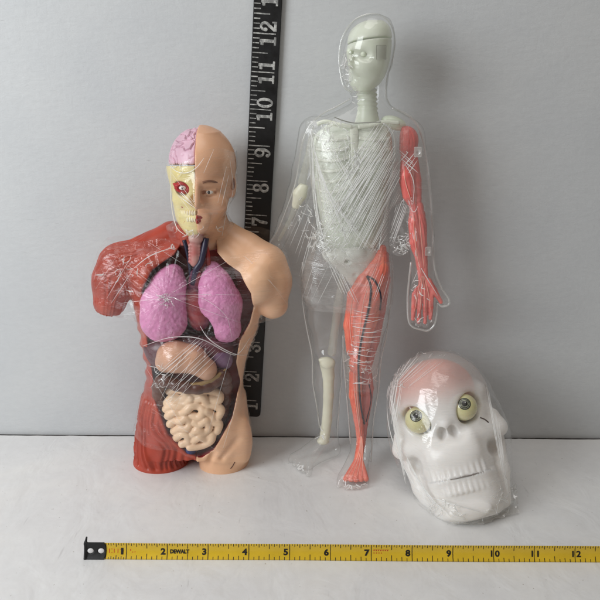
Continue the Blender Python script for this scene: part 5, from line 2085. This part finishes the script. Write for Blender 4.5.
creases(shell_bvh, [([(411, 216), (412.5, 230), (415, 246), (416, 256)], 1.6), ([(414, 218), (416, 236), (417, 250)], .9), ([(421, 268), (427, 278), (438, 296)], .9), ([(418, 270), (412, 284)], .8), ([(409, 170), (406, 184), (411, 200)], 1.0)] + crinkle(shell_bvh, 419, 288, 5, 6, 2, 10, 95) + crinkle(shell_bvh, 296, 466, 5, 3, 2, 16, 96) + crinkle(shell_bvh, 352, 486.5, 10, 1.5, 2, 22, 97) + crinkle(shell_bvh, 346, 66, 2, 9, 2, 14, 98) + crinkle(shell_bvh, 355, 95, 5, 4, 2, 8, 99) + crinkle(shell_bvh, 320, 432, 1.5, 5, 2, 5, 100) + crinkle(shell_bvh, 421, 322, 7, 3, 2, 10, 101),
        clearbody, 'painted_glint', r=.012)  # white strips laid on the clear shell as painted highlights
# ---- bag of film round the skull
SPt = np.vstack(skullP)
L_ = np.stack([(SPt - SC) @ sx, (SPt - SC) @ sf, (SPt - SC) @ sz], 1)       # right, forward, up
cen = np.array((0, -1.0, .1))
nd = nrg.normal(size=(420, 3))
nd /= np.linalg.norm(nd, axis=1)[:, None]
hh = ((L_ - cen) @ nd.T).max(0) + .035 + .03 * nrg.random(420)
nu_, nv_ = 220, 130
dirs = np.array([(math.sin(math.pi * (i + .5) / nv_) * math.cos(2 * math.pi * j / nu_), math.sin(math.pi * (i + .5) / nv_) * math.sin(2 * math.pi * j / nu_), math.cos(math.pi * (i + .5) / nv_)) for i in range(nv_) for j in range(nu_)])
cs = dirs @ nd.T
r_ = np.where(cs > .12, hh[None, :] / np.maximum(cs, .12), 1e9).min(1)
P = SC + (cen + dirs * r_[:, None]) @ np.stack([sx, sf, sz])
i = np.arange(nv_ - 1)[:, None] * nu_
j = np.arange(nu_)[None, :]
F = np.stack([i + j, i + nu_ + j, i + nu_ + (j + 1) % nu_, i + (j + 1) % nu_], -1).reshape(-1, 4)
P = wrinkle(P, F, [((.5, 0, 1), 6, .6), ((-.35, 0, 1), 5, .5)], .016, 101)
P[:, 2] = np.maximum(P[:, 2], .012 + .01 * np.sin(P[:, 0] * 9))
wrapS = mesh_obj('plastic_wrap', P, F, film_wide_m, skull)
sb = bvh_of(P, F)
lines = fan((388, 390), (6, 50), (405, 470), (8, 60), 12, 111, .7) + fan((398, 372), (10, 20), (390, 420), (10, 30), 10, 112, 1.2) + fan((410, 470), (14, 40), (442, 512), (20, 10), 12, 113, .8) + fan((424, 356), (40, 10), (398, 384), (10, 16), 10, 114, .8)
lines += fan((492, 400), (14, 40), (506, 490), (8, 30), 8, 115, .6) + fan((440, 500), (30, 10), (480, 512), (40, 8), 8, 116, .7) + [([(396, 360), (388, 385), (388, 420), (396, 450), (410, 478), (432, 508)], 1.0)]
creases(sb, lines, wrapS, 'wrap_crease', r=.010)
creases(sb, crinkle(sb, 398, 376, 5, 8, 3, 22, 121) + crinkle(sb, 448, 508, 9, 5, 3, 20, 122) + crinkle(sb, 500, 494, 5, 10, 3, 16, 123) + crinkle(sb, 440, 352, 14, 4, 2, 12, 124), wrapS, 'crinkle_fold', mat=thick_m, r=.014, flat=.5)
# gathered tail of the bag, lying on the table at the chin
n, m = 44, 70
A = np.zeros((n, m, 3))
for a in range(n):
    for b in range(m):
        s_, t_ = a / (n - 1), b / (m - 1)
        u = 452 + 60 * t_ + 3 * math.sin(t_ * 7)
        q0 = on_z(u, 506 - 34 * max(0, t_ - .45) ** 1.0, 0)
        q1 = on_z(u + 4 * t_, 526 - 22 * max(0, t_ - .5), 0)
        A[a, b] = q0 * (1 - s_) + q1 * s_
P = A.reshape(-1, 3)
hgt = .16 * np.abs(vnoise(P[:, 0] * 4.5, P[:, 1] * 4.5, P[:, 2] * 0, 131)) + .14 * np.abs(vnoise(P[:, 0] * 10, P[:, 1] * 8, P[:, 2] * 0, 132)) + .10 * (1 - np.abs(vnoise(P[:, 0] * 2.2, P[:, 1] * 2, P[:, 2] * 0, 134)))
ed = np.minimum(np.repeat(np.linspace(0, 1, n), m), np.repeat(np.linspace(1, 0, n), m)) * 4
P[:, 2] = .012 + hgt * np.clip(.25 + ed, 0, 1)
P[:, 0] += .05 * vnoise(P[:, 0] * 8, P[:, 1] * 8, P[:, 2] * 0, 133)
i = np.arange(n - 1)[:, None] * m
j = np.arange(m - 1)[None, :]
F = np.stack([i + j, i + j + 1, i + m + j + 1, i + m + j], -1).reshape(-1, 4)
mesh_obj('film_tail', P, F, thick_m, skull)

for q in runs(drape(skb, [(230.5, 468.5), (232.5, 466), (234.8, 462)], .002, 6)):
    V, F = tube(q, .016, 6, .4)
    mesh_obj('pen_mark', V, F, paint('brown_pen', (96, 62, 48), rough=.5), torso)

# creases, folds and painted glints belong to the film or shell they run over
for nm, lst in EXTRA.items():
    o = bpy.data.objects[nm]
    me = o.data
    P = np.empty(len(me.vertices) * 3, np.float32)
    me.vertices.foreach_get('co', P)
    P = P.reshape(-1, 3) / S
    F = np.empty(len(me.loops), np.int32)
    me.loops.foreach_get('vertex_index', F)
    F = F.reshape(-1, 4)
    mats, fm, Vs, Fs_ = [me.materials[0]], [np.zeros(len(F), int)], [P], [F]
    n_ = len(P)
    for V2, F2, m2 in lst:
        if m2 not in mats:
            mats.append(m2)
        fm.append(np.full(len(F2), mats.index(m2)))
        Vs.append(V2)
        Fs_.append(F2 + n_)
        n_ += len(V2)
    tmp = mesh_obj(nm + '_joined', np.vstack(Vs), np.vstack(Fs_), None, mats=mats, fmat=np.concatenate(fm))
    o.data = tmp.data
    bpy.data.objects.remove(tmp)
    o.data.name = nm
